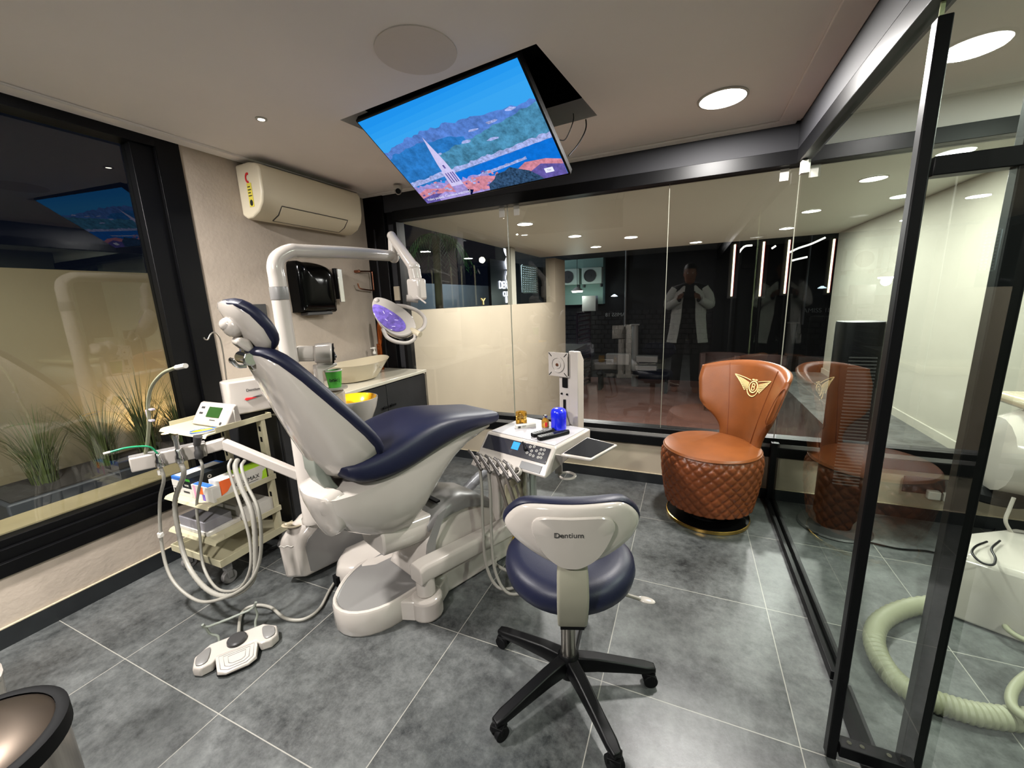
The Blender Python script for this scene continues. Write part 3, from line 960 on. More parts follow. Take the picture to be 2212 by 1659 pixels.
pl = at(1247, 630, 'y', 12.4)
a = MB(); a.lathe([(0.04, 0.12), (0.2, 0.0), (0.19, 0.0), (0.03, 0.11)], Matrix.Translation((pl.x, pl.y, pl.z + .02)), 24); obj('shade', a, M_paper, t)
a = MB(); a.lathe([(0.15, -0.02), (0.16, 0.03), (0.001, 0.04)], Matrix.Translation((pl.x, pl.y, pl.z)), 24); obj('bulb', a, M_led_s, t)
a = MB(); a.cyl((pl.x, pl.y, pl.z + .14), (pl.x, pl.y, 3.4), 0.008, 8); obj('cord', a, M_blk, t)
lamp('pendant_light', 'POINT', (pl.x, pl.y, pl.z - .08), 22, (0.8, 1.0, 0.95), 0.1)
pl = at(1327, 640, 'y', YF - .3)
t = thing('wall_lamp', 'small bluish lamp beside the pale green panel', 'lamp', tuple(pl))
a = MB(); a.lathe([(0.02, 0.06), (0.11, 0.0), (0.001, -0.01)], Matrix.Translation(pl), 20); obj('shade', a, emis('blue_glow', 'cfe8ff', 4), t)
a = MB(); a.box(pl.x - .02, pl.x + .02, pl.y, YF - .05, pl.z + .04, pl.z + .07); obj('arm', a, M_blk, t)
q = at(1329, 680, 'y', YF - .06)
a = MB(); a.text('AMISS 18', .17, frame(tuple(q), (1, 0, 0), (0, 0, 1)), .004, flip=True)  # reflected lettering, modelled as raised text on the wall
obj('reflected_lettering', a, mat('reflected_letters', '8a8a86', 0.7), label='small pale mirrored lettering, a reflection modelled on the dark block wall', cat='sign')
# roof edge and battens over the court
for k in range(4):
    a = MB(); a.box(-1.0, 5.2, 8.6 + k * 0.9, 8.66 + k * 0.9, 2.45 + k * .12, 2.58 + k * .12)
    obj('roof_batten', a, mat('batten%d' % k, '2c2a29', 0.8), kind='structure')
a = MB(); a.box(-1.6, 1.0, 12.25, 12.55, 3.4, 3.5); obj('court_beam', a, M_blkm, kind='structure')
# slatted shutter
t = thing('louvred_shutter', 'tall dark shutter with horizontal slats behind the glass beside the monitor stand', 'shutter', (-0.2, 12.5, -1.4))
p0, p1 = Vector((-0.421, 12.0, -1.39)), Vector((-0.225, 13.0, -1.39))
p1 = Vector((-0.235, 13.0, -1.39))
d = (p1 - p0).normalized()
sm = frame(p0, d, (0, 0, 1))
Ls = (p1 - p0).length
H_ = 2.33
a = MB(); a.box(0, .05, 0, H_, -.05, 0, sm); a.box(Ls - .05, Ls, 0, H_, -.05, 0, sm); a.box(.05, Ls - .05, 0, .06, -.05, 0, sm); a.box(.05, Ls - .05, H_ - .06, H_, -.05, 0, sm); obj('frame', a, mat('maroon_black_paint', '1d1014', 0.4), t)
for k in range(16):
    a = MB(); z = .12 + k * .137
    a.box(.052, Ls - .052, z, z + .055, -.03, 0.02, sm); obj('slat', a, mat('slat%d' % k, '3a3032', 0.35) if k == 0 else bpy.data.materials['slat0'], t)
a = MB(); a.box(-0.42, 0.0, 12.6, 12.95, 0.96, 1.42); obj('meter_box', a, M_grey, label='grey square box above the louvred shutter', cat='box')
# white down pipe, column and boxes
a = MB(); q0, q1 = at(1352, 590, 'y', YF - .07), at(1356, 705, 'y', YF - .07); a.cyl((q0.x, YF - .07, 3.2), (q0.x, YF - .07, q1.z), 0.035, 12)
obj('down_pipe', a, M_grey, label='pale vertical pipe in the dark court', cat='pipe')
a = MB(); q0, q1 = at(1372, 702, 'y', 12.8), at(1372, 792, 'y', 12.8); a.cyl((q1.x, 12.8, -1.4), (q0.x, 12.8, q0.z), 0.10, 20)
a.box(q0.x - .14, q0.x + .14, 12.66, 12.94, q0.z + .001, q0.z + .03)
obj('court_column', a, M_grey, label='short pale round column in the dark court', cat='column')
for k, (px, py, w_, h_, lab) in enumerate(((1335, 775, .34, .16, 'pale box left of the short column'), (1398, 774, .3, .10, 'pale box right of the short column, upper'), (1396, 793, .3, .08, 'pale box right of the short column, lower'))):
    q = at(px, py, 'y', 12.2)
    a = MB(); a.box(q.x - w_, q.x + w_, 12.05, 12.3, q.z - h_, q.z + h_ - (.02 if k else 0))
    obj('storage_box', a, M_grey, label=lab, cat='box', group='pale boxes in the court', bevel=0.02)
q = at(1370, 800, 'y', 12.2)
a = MB(); a.box(.2, 2.2, 11.9, 12.45, q.z - .12, q.z - .06)
for x in (.22, 2.1):
    a.box(x, x + .08, 11.95, 12.4, -1.4, q.z - .12)
obj('bench', a, M_blkm, label='dark bench under the pale boxes', cat='bench')
# vertical light strips
for k, (px, y0, y1) in enumerate(((1588, 528, 640), (1651, 522, 640), (1706, 518, 634), (1803, 516, 632))):
    yy = 12.0 + 0.3 * k
    p, q = at(px, y0, 'y', yy), at(px - 6, y1, 'y', yy)
    t = thing('light_strip', ('first', 'second', 'third', 'fourth')[k] + ' vertical light strip from the left in the dark lounge', 'light', (q.x, yy, q.z), 0, 'vertical light strips')
    a = MB(); a.box(p.x - .02, p.x + .02, yy, yy + .03, q.z, p.z); obj('diffuser', a, emis('strip_glow%d' % k, 'fff2c4', 2.2), t)
    a = MB(); a.box(p.x - .10, p.x + .12, yy + .031, yy + .06, q.z - .05, p.z + .05); obj('backing', a, M_fascia, t)
    a = MB(); a.box(p.x - .01, p.x + .03, yy + .031, yy + .06, -1.4, q.z - .05); obj('mast', a, M_blk, t)
    a = MB(); a.box(p.x + .021, p.x + .033, yy, yy + .03, q.z, p.z); obj('red_edge', a, emis('strip_red%d' % k, '9a2f3c', 0.7), t)
for k, pts in enumerate((((1592, 552), (1607, 533), (1625, 530)), ((1652, 545), (1660, 541)), ((1667, 537), (1676, 531)), ((1706, 545), (1725, 536), (1752, 527), (1783, 513)), ((1711, 563), (1722, 560), (1744, 555)))):
    a = MB(); a.tube([at(x, y, 'y', 12.6) for x, y in pts], 0.022, 8, 3)
    obj('ceiling_light_line', a, emis('line_glow%d' % k, 'fff8ee', 1.8), label='thin bright ceiling light line ' + ('beside the first strip', 'right of the second strip, lower piece', 'right of the second strip, upper piece', 'crossing the upper right of the lounge', 'short piece under the long line')[k], cat='light', group='ceiling light lines')
a = MB(); a.box(3.3, 7.4, 13.4, 13.5, -1.4, 3.2); obj('lounge_wall', a, M_blkm, kind='structure')
# lounge seats, dark
for k, (px, py) in enumerate(((1640, 778), (1560, 772))):
    q = at(px, py, 'y', 9.4 + k)
    t = thing('armchair', ('dark curved lounge seat behind the tan chair', 'dark square lounge seat left of the curved one')[k], 'seat', (q.x, q.y, -1.4))
    a = MB()
    ring = [(0.48 * math.cos(R(x)), 0.42 * math.sin(R(x))) for x in range(-200, 21, 10)]
    ring += [(0.36 * math.cos(R(x)), 0.30 * math.sin(R(x))) for x in range(20, -201, -10)]
    a.prism([(q.x + x, q.y - y * .6) for x, y in ring], q.z - .55, q.z + .10); obj('backrest', a, mat('dark_brown_velvet%d' % k, '2a1712', 0.7), t, bevel=0.02)
    a = MB(); a.box(q.x - .33, q.x + .33, q.y - .2, q.y + .24, -1.3, q.z - .3); obj('seat', a, M_blkm, t, bevel=0.02)
    a = MB()
    for sx in (-.3, .3): a.cyl((q.x + sx, q.y, -1.4), (q.x + sx, q.y, -1.3), 0.02, 8)
    obj('leg', a, M_blkm, t)
# garden seen through the hall window
b = MB(); b.box(-5.2, -5.0, 4, 22, -1.4, 2.0); obj('boundary_wall', b, mat('boundary_grey', '6c7378', 0.85, var=0.2, vscale=1), kind='structure', label='grey boundary wall')
lamp('court_lamp', 'POINT', (-3.2, 12.0, 2.6), 120, (0.75, 0.88, 1.0), 0.2)
lamp('added_palm_fill', 'SPOT', (-2.6, 7.6, 0.6), 60, (0.75, 1.0, 0.8), 0.05, (-0.3, 0.6, 1.2), angle=1.3)  # added to brighten the palm, no fixture belongs to it
t = thing('palm_tree', 'palm with drooping fronds beyond the hall window', 'palm', (-3.3, 8.9, -1.4))
a = MB(); a.tube([(-3.3, 8.9, -1.4), (-3.25, 8.9, 0.8), (-3.2, 8.9, 3.0)], 0.10, 12); obj('trunk', a, mat('palm_bark', '4a4032', 0.9, bump=0.6), t)
for k in range(9):
    a = MB()
    q = k * 0.72 + .3
    L = 0.95
    dv = Vector((math.cos(q), math.sin(q), 0))
    prev = None
    sp = [Vector((-3.2, 8.9, 3.0)) + dv * (L * s) + Vector((0, 0, .5 * s - 1.35 * s * s)) for s in [i / 16 for i in range(17)]]
    a.tube(sp, lambda u, i: 0.012 * (1 - u) + 0.002, 6, 1)
    sd = Vector((-dv.y, dv.x, 0))
    for i in range(2, 17):
        ll = 0.42 * math.sin(math.pi * (i / 17)) + .05
        for sgn in (-1, 1):
            tip = sp[i] + sd * sgn * ll * .7 + Vector((0, 0, -ll * .8)) + dv * ll * .2
            e1 = a.v(sp[i] + dv * .012); e2 = a.v(sp[i] - dv * .012); e3 = a.v(tip); e4 = a.v(sp[i] + Vector((0, 0, .006)))
            a.face([e1, e2, e3]); a.face([e2, e4, e3]); a.face([e4, e1, e3])
    obj('frond', a, mat('palm_green', '2f5a2e', 0.5) if k == 0 else bpy.data.materials['palm_green'], t)
# sign and lattice beyond the hall window
q0 = at(1094, 600, 'x', -2.2)
t = thing('shop_sign', 'dark shop sign with small glowing letters and marks beyond the hall window', 'sign', (-2.2, q0.y, 0))
sg = frame((-2.19, q0.y, q0.z), (0, 1, 0), (0, 0, 1))
a = MB(); a.box(-1.05, 1.0, -.75, .45, -.08, -.001, sg); a.box(-.06, .06, -1.4 - q0.z, -.75, -.06, -.02, sg); obj('board', a, mat('sign_navy', '0b0f24', 0.4), t)
a = MB()
gl = emis('sign_glow', 'e8ecff', 5.0)
a.tube([sg @ Vector(p) for p in ((-.02, .95, .02), (-.10, .75, .02), (.06, .58, .02), (-.06, .42, .02), (.02, .25, .02))], 0.035, 6, 4)
a.tube([sg @ Vector(p) for p in ((.0, .20, .02), (-.12, .0, .02), (-.05, -.15, .02))], 0.010, 6, 4)
a.text('DENTAL', 0.30, sg @ Matrix.Translation((0, -.22, .01)), .002)
a.text('CLINIC', 0.20, sg @ Matrix.Translation((0, -.46, .01)), .002)
for x in (-.14, .04):
    a.box(x, x + .1, -.70, -.54, 0.001, .01, sg)
obj('lettering', a, gl, t)
a = MB()
la, lb = at(1127, 573, 'x', -2.4), at(1177, 632, 'x', -2.4)
for i in range(15):
    y = la.y + (lb.y - la.y) * i / 14
    a.box(-2.42, -2.40, y - .022, y + .022, lb.z, la.z)
for i in range(13):
    z = lb.z + (la.z - lb.z) * i / 12
    a.box(-2.398, -2.378, la.y, lb.y, z - .022, z + .022)
obj('lattice_screen', a, mat('white_lattice', 'b8c4c0', 0.6), label='white lattice screen beyond the hall window', cat='screen')
# ================================================================== dental chair
D2 = Vector((0.33, 0.944, 0)).normalized()
N2 = Vector((0.944, -0.33, 0)).normalized()
def F(n, u, z):
    return D2 * u + N2 * n + Vector((0, 0, z))
def onN(x, y, n):
    d = ray(x, y)
    s = (n - CAM.dot(N2)) / d.dot(N2)
    p = CAM + d * s
    return p.dot(D2), p.z
FM = Matrix(((N2.x, D2.x, 0, 0), (N2.y, D2.y, 0, 0), (0, 0, 1, 0), (0, 0, 0, 1)))   # (n,u,z) -> world
dc = thing('dental_chair', 'reclined dental chair with navy upholstery and white shell in the middle of the room', 'dental chair', tuple(F(0.92, 1.9, 0)), math.atan2(-0.33, 0.944))
NC = 0.92

# --- base platform
def stadium(n0, hw, u0, u1, k=14, rear=None):
    pts = []
    for i in range(k + 1):
        q = math.pi + math.pi * i / k
        pts.append((n0 + hw * math.cos(q), u0 + hw * 1.25 + hw * 1.25 * math.sin(q)))
    for i in range(k + 1):
        q = math.pi * i / k
        pts.append((n0 + hw * math.cos(q), u1 - hw * 1.25 + hw * 1.25 * math.sin(q)))
    return pts
a = MB()
NB = .905
so = stadium(NB, .165, 1.395, 2.40)
so = [(n - .085 * max(0.0, min(1.0, (u - 1.45) / .25)) * (1 if n < NB - .05 else 0), u) for n, u in so]
def scl(pts, d):
    cu = (1.405 + 2.40) / 2
    return [(NB - .02 + (n - NB + .02) * (1 - d / .17), cu + (u - cu) * (1 - d / .5)) for n, u in pts]
rings = []
for d, z in ((0.006, 0.0), (0.0, 0.012), (0.0, 0.105), (0.004, 0.115), (0.012, 0.118), (0.018, 0.114), (0.019, 0.05)):
    rings.append([F(n, u, z) for n, u in scl(so, d)])
a.loft(rings, cap=False)
obj('base', a, M_white, dc)
a = MB()
rr_ = []
for d, z in ((0.0185, 0.108), (0.0186, 0.112), (0.022, 0.110), (0.05, 0.085), (0.10, 0.068), (0.14, 0.066)):
    rr_.append([F(n, u, z + .16 * max(0, (u - 1.62)) * (d > .03)) for n, u in scl(so, d)])
a.loft(rr_, cap=True)
obj('base_tray', a, M_grey, dc, label='grey recessed top of the base')
# side pod carrying the instrument arm
a = MB()
a.lathe([(.062, 0.004), (.07, 0.012), (.07, 0.095), (.062, 0.105), (.048, 0.107)], Matrix.Translation(F(1.115, 1.71, 0)), 28)
a.prism([(1.06, 1.60), (1.115, 1.64), (1.18, 1.71), (1.12, 1.79), (1.06, 1.9)], 0.006, 0.10, FM)
obj('arm_pod', a, M_white, dc, bevel=0.006)
a = MB()
a.cyl(F(1.115, 1.71, 0.108), F(1.115, 1.71, 0.20), 0.042, 24)
a.loft([[F(1.115 + x, u, z + zz) for x, zz in ((-.040, -.042), (.040, -.042), (.044, -.026), (.044, .024), (.034, .038), (-.034, .038), (-.044, .024), (-.044, -.026))] for u, z in ((1.665, .222), (1.70, .228), (2.1, .195), (2.44, .165))])
obj('instrument_arm', a, M_white, dc, bevel=0.006)
a = MB()
a.prism([(1.045, 1.76), (1.085, 1.80), (1.13, 2.46), (.96, 2.50)], 0.005, 0.118, FM)
a.prism([(1.02, 1.86), (1.06, 1.90), (1.085, 2.42), (.98, 2.45)], 0.1185, 0.20, FM)
obj('rear_plinth', a, M_white, dc, bevel=0.012, seg=3)
a = MB(); a.cyl(F(1.125, 2.42, .12), F(1.125, 2.42, .60), .04, 24); obj('instrument_column', a, mat('polished_steel_tube', 'b9bdb6', 0.1, metal=0.85), dc)

# --- rear dome of the base with grey cap
def arch(n0, hw, u, z0, z1, k=12, p=2.6):
    out = []
    for i in range(k + 1):
        q = math.pi * i / k
        c, s = math.cos(q), math.sin(q)
        out.append(F(n0 + hw * math.copysign(abs(c) ** (2 / p), c), u, z0 + (z1 - z0) * abs(s) ** (2 / p)))
    return out
a = MB()
st = [(1.72, .11, .12, .13), (1.76, .14, .08, .28), (1.83, .16, .06, .385), (1.92, .165, .06, .43), (2.02, .165, .06, .425), (2.12, .162, .06, .385), (2.22, .152, .06, .31), (2.31, .13, .06, .22), (2.37, .09, .06, .13)]
a.loft([arch(.913, hw, u, z0, z1) for u, hw, z0, z1 in st])
obj('base_dome', a, M_white, dc)
a = MB()
st2 = [(1.80, .125, .33, .372), (1.85, .135, .36, .41), (1.93, .14, .37, .440), (2.02, .14, .365, .434), (2.12, .132, .33, .396), (2.22, .11, .265, .322), (2.28, .06, .225, .262)]
a.loft([arch(.913, hw, u, z0, z1, p=4) for u, hw, z0, z1 in st2])
obj('dome_cap', a, M_grey, dc, label='grey cap of the base dome')
a = MB()
a.prism([(1.72, .105), (1.76, .30), (1.83, .415), (1.88, .43), (1.81, .30), (1.775, .105)], 0.0, .004, Matrix(((D2.x, 0, N2.x, F(1.0745, 0, 0).x), (D2.y, 0, N2.y, F(1.0745, 0, 0).y), (0, 1, 0, 0), (0, 0, 0, 1))))
obj('dome_stripe', a, M_grey, dc, label='grey stripe down the side of the dome')
a = MB(); a.box(1.079, 1.083, 1.765, 1.795, .14, .215, FM); obj('switch_plate', a, M_blk, dc, bevel=0.002)
a = MB(); a.box(.82, 1.01, 1.875, 1.897, .432, .4415, FM); obj('dome_slot', a, M_blkm, dc)
# lift arm between dome and seat shell
a = MB()
a.loft([[F(.93 + x, u, z + zz) for x, zz in ((-.085, -.06), (.085, -.06), (.10, -.03), (.10, .03), (.085, .06), (-.085, .06), (-.10, .03), (-.10, -.03))] for u, z in ((1.58, .37), (1.70, .35), (1.84, .335), (1.94, .33))])
obj('lift_arm', a, M_white, dc, bevel=0.01)

# --- rear fin tower at the foot end
a = MB()
fin = [(.0, 0.12), (.0, .30), (.03, .46), (.08, .525), (.17, .53), (.24, .47), (.27, .34), (.275, .12)]
fin = [(2.12 + p.x, p.y) for p in catmull([(x, y, 0) for x, y in fin], 3)]
SM = lambda n: Matrix(((D2.x, 0, N2.x, F(n, 0, 0).x), (D2.y, 0, N2.y, F(n, 0, 0).y), (0, 1, 0, 0), (0, 0, 0, 1)))
fin2 = [(u + .10, z * .95) for u, z in fin]
a.prism(fin2, 0.0, .10, SM(.985))
obj('rear_tower', a, M_white, dc, bevel=0.018, seg=4)
a = MB(); a.prism([(2.26, .22), (2.26, .40), (2.38, .44), (2.43, .36), (2.38, .22)], 0, .006, SM(1.0865)); obj('tower_panel', a, M_cream, dc, bevel=0.003)
a = MB(); a.box(1.0865, 1.091, 2.25, 2.32, .125, .20, FM); obj('tower_opening', a, M_blkm, dc)
a = MB()
a.tube([F(1.03, 2.36, .37), F(.93, 2.46, .385), F(.80, 2.47, .36), F(.70, 2.38, .26), F(.66, 2.2, .12)], lambda t_, i: .030 + .0035 * (i % 2), 14, 12)
obj('corrugated_hose', a, mat('silver_hose', '8d8f92', 0.35, metal=0.3), dc)
a = MB(); a.tube([F(1.11, 2.33, .20), F(1.13, 2.31, .16), F(1.125, 2.28, .10), F(1.12, 2.24, .03)], .007, 8); obj('yellow_tube', a, M_ylw, dc)

# --- seat: white shell and navy cushion
ss = [  # u, rim z, half width, bottom z
    (1.350, .655, .07, .63), (1.366, .660, .11, .575), (1.40, .660, .14, .525), (1.46, .665, .165, .465), (1.54, .675, .18, .41), (1.63, .685, .187, .365),
    (1.71, .70, .187, .350), (1.79, .715, .182, .41), (1.88, .73, .175, .52), (1.96, .742, .165, .60), (2.05, .75, .155, .66), (2.14, .748, .145, .692), (2.21, .745, .13, .712), (2.24, .745, .10, .728)]
def hull(u, zr, w, zb, k=16, p=2.4, top=.006):
    out = []
    for i in range(k + 1):
        q = math.pi * i / k
        c, s = math.cos(q), math.sin(q)
        out.append(F(NC + w * math.copysign(abs(c) ** (2 / p), c), u, zr - (zr - zb) * abs(s) ** (2 / p)))
    out.append(F(NC - w * .5, u, zr + top))
    out.append(F(NC + w * .5, u, zr + top))
    return out
a = MB(); a.loft([hull(*s) for s in ss]); obj('seat_shell', a, M_white, dc)
# cream cover at the back with the slot of the back strap
a = MB()
cov = [(-.115, .085), (.0, .098), (.115, .085), (.128, .0), (.10, -.075), (0, -.115), (-.10, -.075), (-.128, .0)]
cov = [(p.x, p.y) for p in catmull([(x, y, 0) for x, y in cov], 4, True)]
cm = frame(F(NC, 1.376, .578), N2, Vector((-D2.x * .28, -D2.y * .28, .96)))
a.pad(cov, cm, [(1.0, -.05), (1.03, .0), (1.0, .010), (.85, .016), (.5, .02), (.02, .022)], lambda x, y: -2.2 * x * x)
obj('rear_cover', a, M_white, dc)
a = MB(); a.box(NC - .075, NC + .075, 1.408, 1.462, .6625, .669, FM); obj('strap_slot', a, M_blkm, dc)

cs = [  # u, z bottom, z top, half width
    (1.425, .745, .785, .14), (1.44, .725, .80, .175), (1.49, .685, .81, .20), (1.58, .672, .825, .213), (1.67, .675, .85, .216), (1.76, .692, .875, .213),
    (1.86, .722, .885, .206), (1.95, .735, .876, .198), (2.04, .745, .858, .186), (2.12, .744, .840, .176), (2.19, .740, .828, .168), (2.235, .738, .820, .162), (2.258, .746, .814, .156), (2.268, .758, .802, .145)]
def cushion(u, z0, z1, w, k=28, p=3.2):
    zc, h = (z0 + z1) / 2, (z1 - z0) / 2
    out = []
    for i in range(k):
        q = 2 * math.pi * i / k
        c, s = math.cos(q), math.sin(q)
        x = w * math.copysign(abs(c) ** (2 / p), c)
        sag = -.012 * (1 - (x / w) ** 2) if s > 0 and h > .03 else 0
        out.append(F(NC + x, u, zc + h * math.copysign(abs(s) ** (2 / p), s) + sag))
    return out
a = MB(); a.loft([cushion(*c) for c in cs]); obj('seat_cushion', a, M_navy, dc, sub=1)

# --- backrest: shell and cushion
bs = [  # rim u, rim z, half width, shell depth, cushion thickness
    (1.238, 1.230, .055, .012, .012), (1.254, 1.220, .098, .030, .03), (1.290, 1.190, .130, .058, .042), (1.340, 1.125, .158, .088, .045), (1.400, 1.045, .178, .120, .045),
    (1.460, .965, .193, .150, .045), (1.512, .895, .199, .172, .045), (1.550, .840, .194, .180, .045), (1.570, .798, .172, .160, .04), (1.566, .768, .128, .110, .03), (1.550, .750, .07, .05, .015)]
MV = Vector((D2.x * .82, D2.y * .82, .57))
def half(u, z, w, d, k=18, p=2.3, sgn=-1, flat=0.004):
    out = []
    c0 = F(NC, u, z)
    for i in range(k + 1):
        q = math.pi * i / k
        c, s = math.cos(q), math.sin(q)
        out.append(c0 + N2 * (w * math.copysign(abs(c) ** (2 / p), c)) + MV * (sgn * d * abs(s) ** (2 / p)))
    out.append(c0 - N2 * w * .6 - MV * sgn * flat)
    out.append(c0 + N2 * w * .6 - MV * sgn * flat)
    return out
a = MB(); a.loft([half(u, z, w, d) for u, z, w, d, t_ in bs]); obj('backrest_shell', a, M_white, dc)
a = MB()
def pill(u, z, w, t_, k=28, p=2.8, off=.012):
    c0 = F(NC, u, z) + MV * (t_ * .5 - off + .004)
    out = []
    for i in range(k):
        q = 2 * math.pi * i / k
        c, s = math.cos(q), math.sin(q)
        x = (w + .016) * math.copysign(abs(c) ** (2 / p), c)
        out.append(c0 + N2 * x + MV * ((t_ * .5 + off) * math.copysign(abs(s) ** (2 / p), s)))
    return out
ex = lambda u, z, k: (u + .573 * k, z - .82 * k)
bl = []
for i, (u, z, w, d, t_) in enumerate(bs):
    k = (-.012, -.008, -.004, 0, 0, 0, 0, .006, .012, .016, .018)[i]
    uu, zz = ex(u, z, k)
    bl.append(pill(uu, zz, w, t_))
a.loft(bl); obj('backrest_cushion', a, M_navy, dc, sub=1)

# --- sage strap from shell to seat
a = MB()
sp = [(1.40, .88, .035), (1.398, .80, .04), (1.40, .745, .042), (1.415, .70, .042), (1.435, .66, .04)]
a.loft([[F(NC + x, u + y, z) for x, y in ((-.058, -.026), (.058, -.026), (.065, 0), (.058, .02), (-.058, .02), (-.065, 0))] for u, z, w in sp])
obj('back_strap', a, M_strap, dc, bevel=0.004)

# --- headrest
hs = [(1.190, 1.392, .045, .012, .012), (1.205, 1.385, .085, .030, .026), (1.235, 1.352, .112, .046, .034), (1.264, 1.305, .122, .050, .036), (1.284, 1.262, .112, .044, .034), (1.291, 1.235, .085, .028, .026), (1.292, 1.222, .05, .010, .012)]
a = MB(); a.loft([half(u, z, w, d, p=2.2) for u, z, w, d, t_ in hs]); 
hsh = obj('headrest_shell', a, M_white, dc)
a = MB(); a.loft([pill(u, z, w, t_, off=.010) for u, z, w, d, t_ in hs]); obj('headrest_cushion', a, M_navy, dc, sub=1)
a = MB()
c0 = F(NC, 1.212, 1.312)
a.ball(c0, (.05, .036, .038), m=FM.to_3x3().to_4x4())
a.ball(F(NC, 1.196, 1.318), (.036, .026, .024), m=FM.to_3x3().to_4x4())
obj('headrest_knob', a, M_white, dc)
a = MB(); a.prism([(1.192, 1.262), (1.205, 1.280), (1.235, 1.268), (1.245, 1.235), (1.225, 1.225)], 0, .07, SM(NC - .01)); obj('headrest_lever', a, M_white, dc, bevel=0.01, seg=3)
a = MB()
a.cyl(F(NC - .05, 1.228, 1.205), F(NC + .06, 1.228, 1.205), .022, 24)
a.loft([[F(NC + x, u + y, z) for x, y in ((-.022, -.010), (.022, -.010), (.022, .010), (-.022, .010))] for u, z in ((1.245, 1.28), (1.228, 1.215), (1.25, 1.16))])
obj('headrest_joint', a, M_chrome, dc, bevel=0.003)
a = MB(); a.tube([F(NC - .03, 1.192, 1.195), F(NC, 1.186, 1.205), F(NC, 1.20, 1.182), F(NC, 1.225, 1.178)], .007, 8); obj('release_lever', a, M_chrome, dc)

# --- utility box (junction box) left of the base
a = MB()
prof = [(1.355, .03), (1.348, .205), (1.362, .245), (1.40, .285), (1.46, .315), (1.80, .335), (1.84, .33), (1.84, .03)]
a.loft([[F(n, u + (du if u < 1.6 else 0) * (1 if u < 1.45 else .4), z) for u, z in prof] for n, du in ((.335, .06), (.40, .0), (.4795, .075))])
ub = obj('utility_box', a, M_white, dc, bevel=0.022, seg=4)
a = MB(); a.prism([(1.455, .06), (1.447, .20), (1.465, .235), (1.52, .270), (1.78, .29), (1.80, .28), (1.80, .05), (1.47, .05)], 0, .004, SM(.4795)); obj('side_panel', a, M_grey, ub, label='grey side panel')
a = MB(); a.lathe([(.045, 0.0), (.047, .004), (.036, .006), (.03, -.0)], Matrix.Translation(F(.405, 1.425, .300)) @ Matrix.Rotation(R(-12), 4, 'X'), 28); obj('recess_ring', a, M_cream, ub)
a = MB()
wv = [F(.405 + .05 * i / 10, 1.3545 + .0047 * i, .216 + .004 * math.sin(i * 1.3)) for i in range(11)]
a.tube(wv, .002, 6, 2); obj('wave_mark', a, M_paper, ub)
a = MB()
lob = [(.56, 1.55), (.62, 1.52), (.70, 1.56), (.78, 1.66), (.80, 1.9), (.5, 1.9), (.485, 1.62)]
lb = []
for s_, z in ((1.0, .01), (1.0, .06), (.95, .095), (.82, .112), (.5, .118), (.05, .12)):
    cn, cu = sum(p[0] for p in lob) / 7, sum(p[1] for p in lob) / 7
    lb.append([F(cn + (n - cn) * s_, cu + (u - cu) * s_, z) for n, u in lob])
a.loft(lb); obj('connector_housing', a, M_white, dc, bevel=0.015, seg=3)
a = MB(); a.box(.60, .64, 1.512, 1.53, .012, .06, FM); obj('cable_opening', a, M_blkm, dc)

# --- lamp post and arm
PX, PY = 0.948, 1.262
pz0 = .318
a = MB(); a.lathe([(.052, pz0), (.052, pz0 + .02), (.046, pz0 + .03), (.044, 1.02), (.038, 1.05), (.036, 1.40)], Matrix.Translation((PX, PY, 0)), 28); post = obj('lamp_post', a, M_white, dc)
a = MB(); a.lathe([(.0375, 1.402), (.038, 1.404), (.038, 1.455), (.0375, 1.457)], Matrix.Translation((PX, PY, 0)), 28); obj('post_collar', a, M_grey, post, label='grey collar')
e0 = at(597, 590, 'y', PY); e0.x = PX
end = at(850, 553, 'y', 1.86)
top = Vector((PX, PY, 1.60))
a = MB()
dv = Vector((end.x - PX, end.y - PY, 0)).normalized()
a.tube([Vector((PX, PY, 1.458)), Vector((PX, PY, 1.50)), Vector((PX, PY, 1.545)), Vector((PX, PY, 1.585)) + dv * .02, Vector((PX, PY, 1.615)) + dv * .075, Vector((PX, PY, 1.618)) + dv * .13, end + Vector((0, 0, 0)) - dv * .25, end - dv * .08, end], lambda u, i: .036 - .007 * u, 20, 6)
arm = obj('lamp_arm', a, M_white, dc)
sw = Vector((end.x, end.y, 0))
a = MB(); a.cyl(end - Vector((0, 0, .02)), Vector((end.x, end.y, end.z + .11)), .028, 20, .02); a.ball(end - Vector((0, 0, .008)), .03); obj('swivel', a, M_white, arm)
j1 = Vector((end.x, end.y, end.z + .105))
j2 = at(893, 577, 'y', 1.84)
a = MB(); a.cyl(j1, j2, .024, 20, .03); a.ball(j1, .025); obj('spring_arm', a, M_white, dc)
j3 = Vector((j2.x + .01, j2.y, j2.z - .105))
a = MB(); a.ball(j2, .034); a.cyl(j2, Vector((j3.x, j3.y, j3.z + .03)), .033, 20); a.box(j3.x - .042, j3.x + .042, j3.y - .036, j3.y + .036, j3.z - .070, j3.z + .045)
obj('lamp_knuckle', a, M_white, dc, bevel=0.014, seg=3)
j4 = at(878, 644, 'y', 1.80)
a = MB(); a.cyl(Vector((j3.x, j3.y, j3.z - .06)), j4, .026, 16, .018); obj('lamp_neck', a, M_white, dc)
a = MB(); a.cyl(at(900, 640, 'y', 1.80), at(920, 655, 'y', 1.80), .0045, 10); obj('brake_lever', a, M_white, dc)
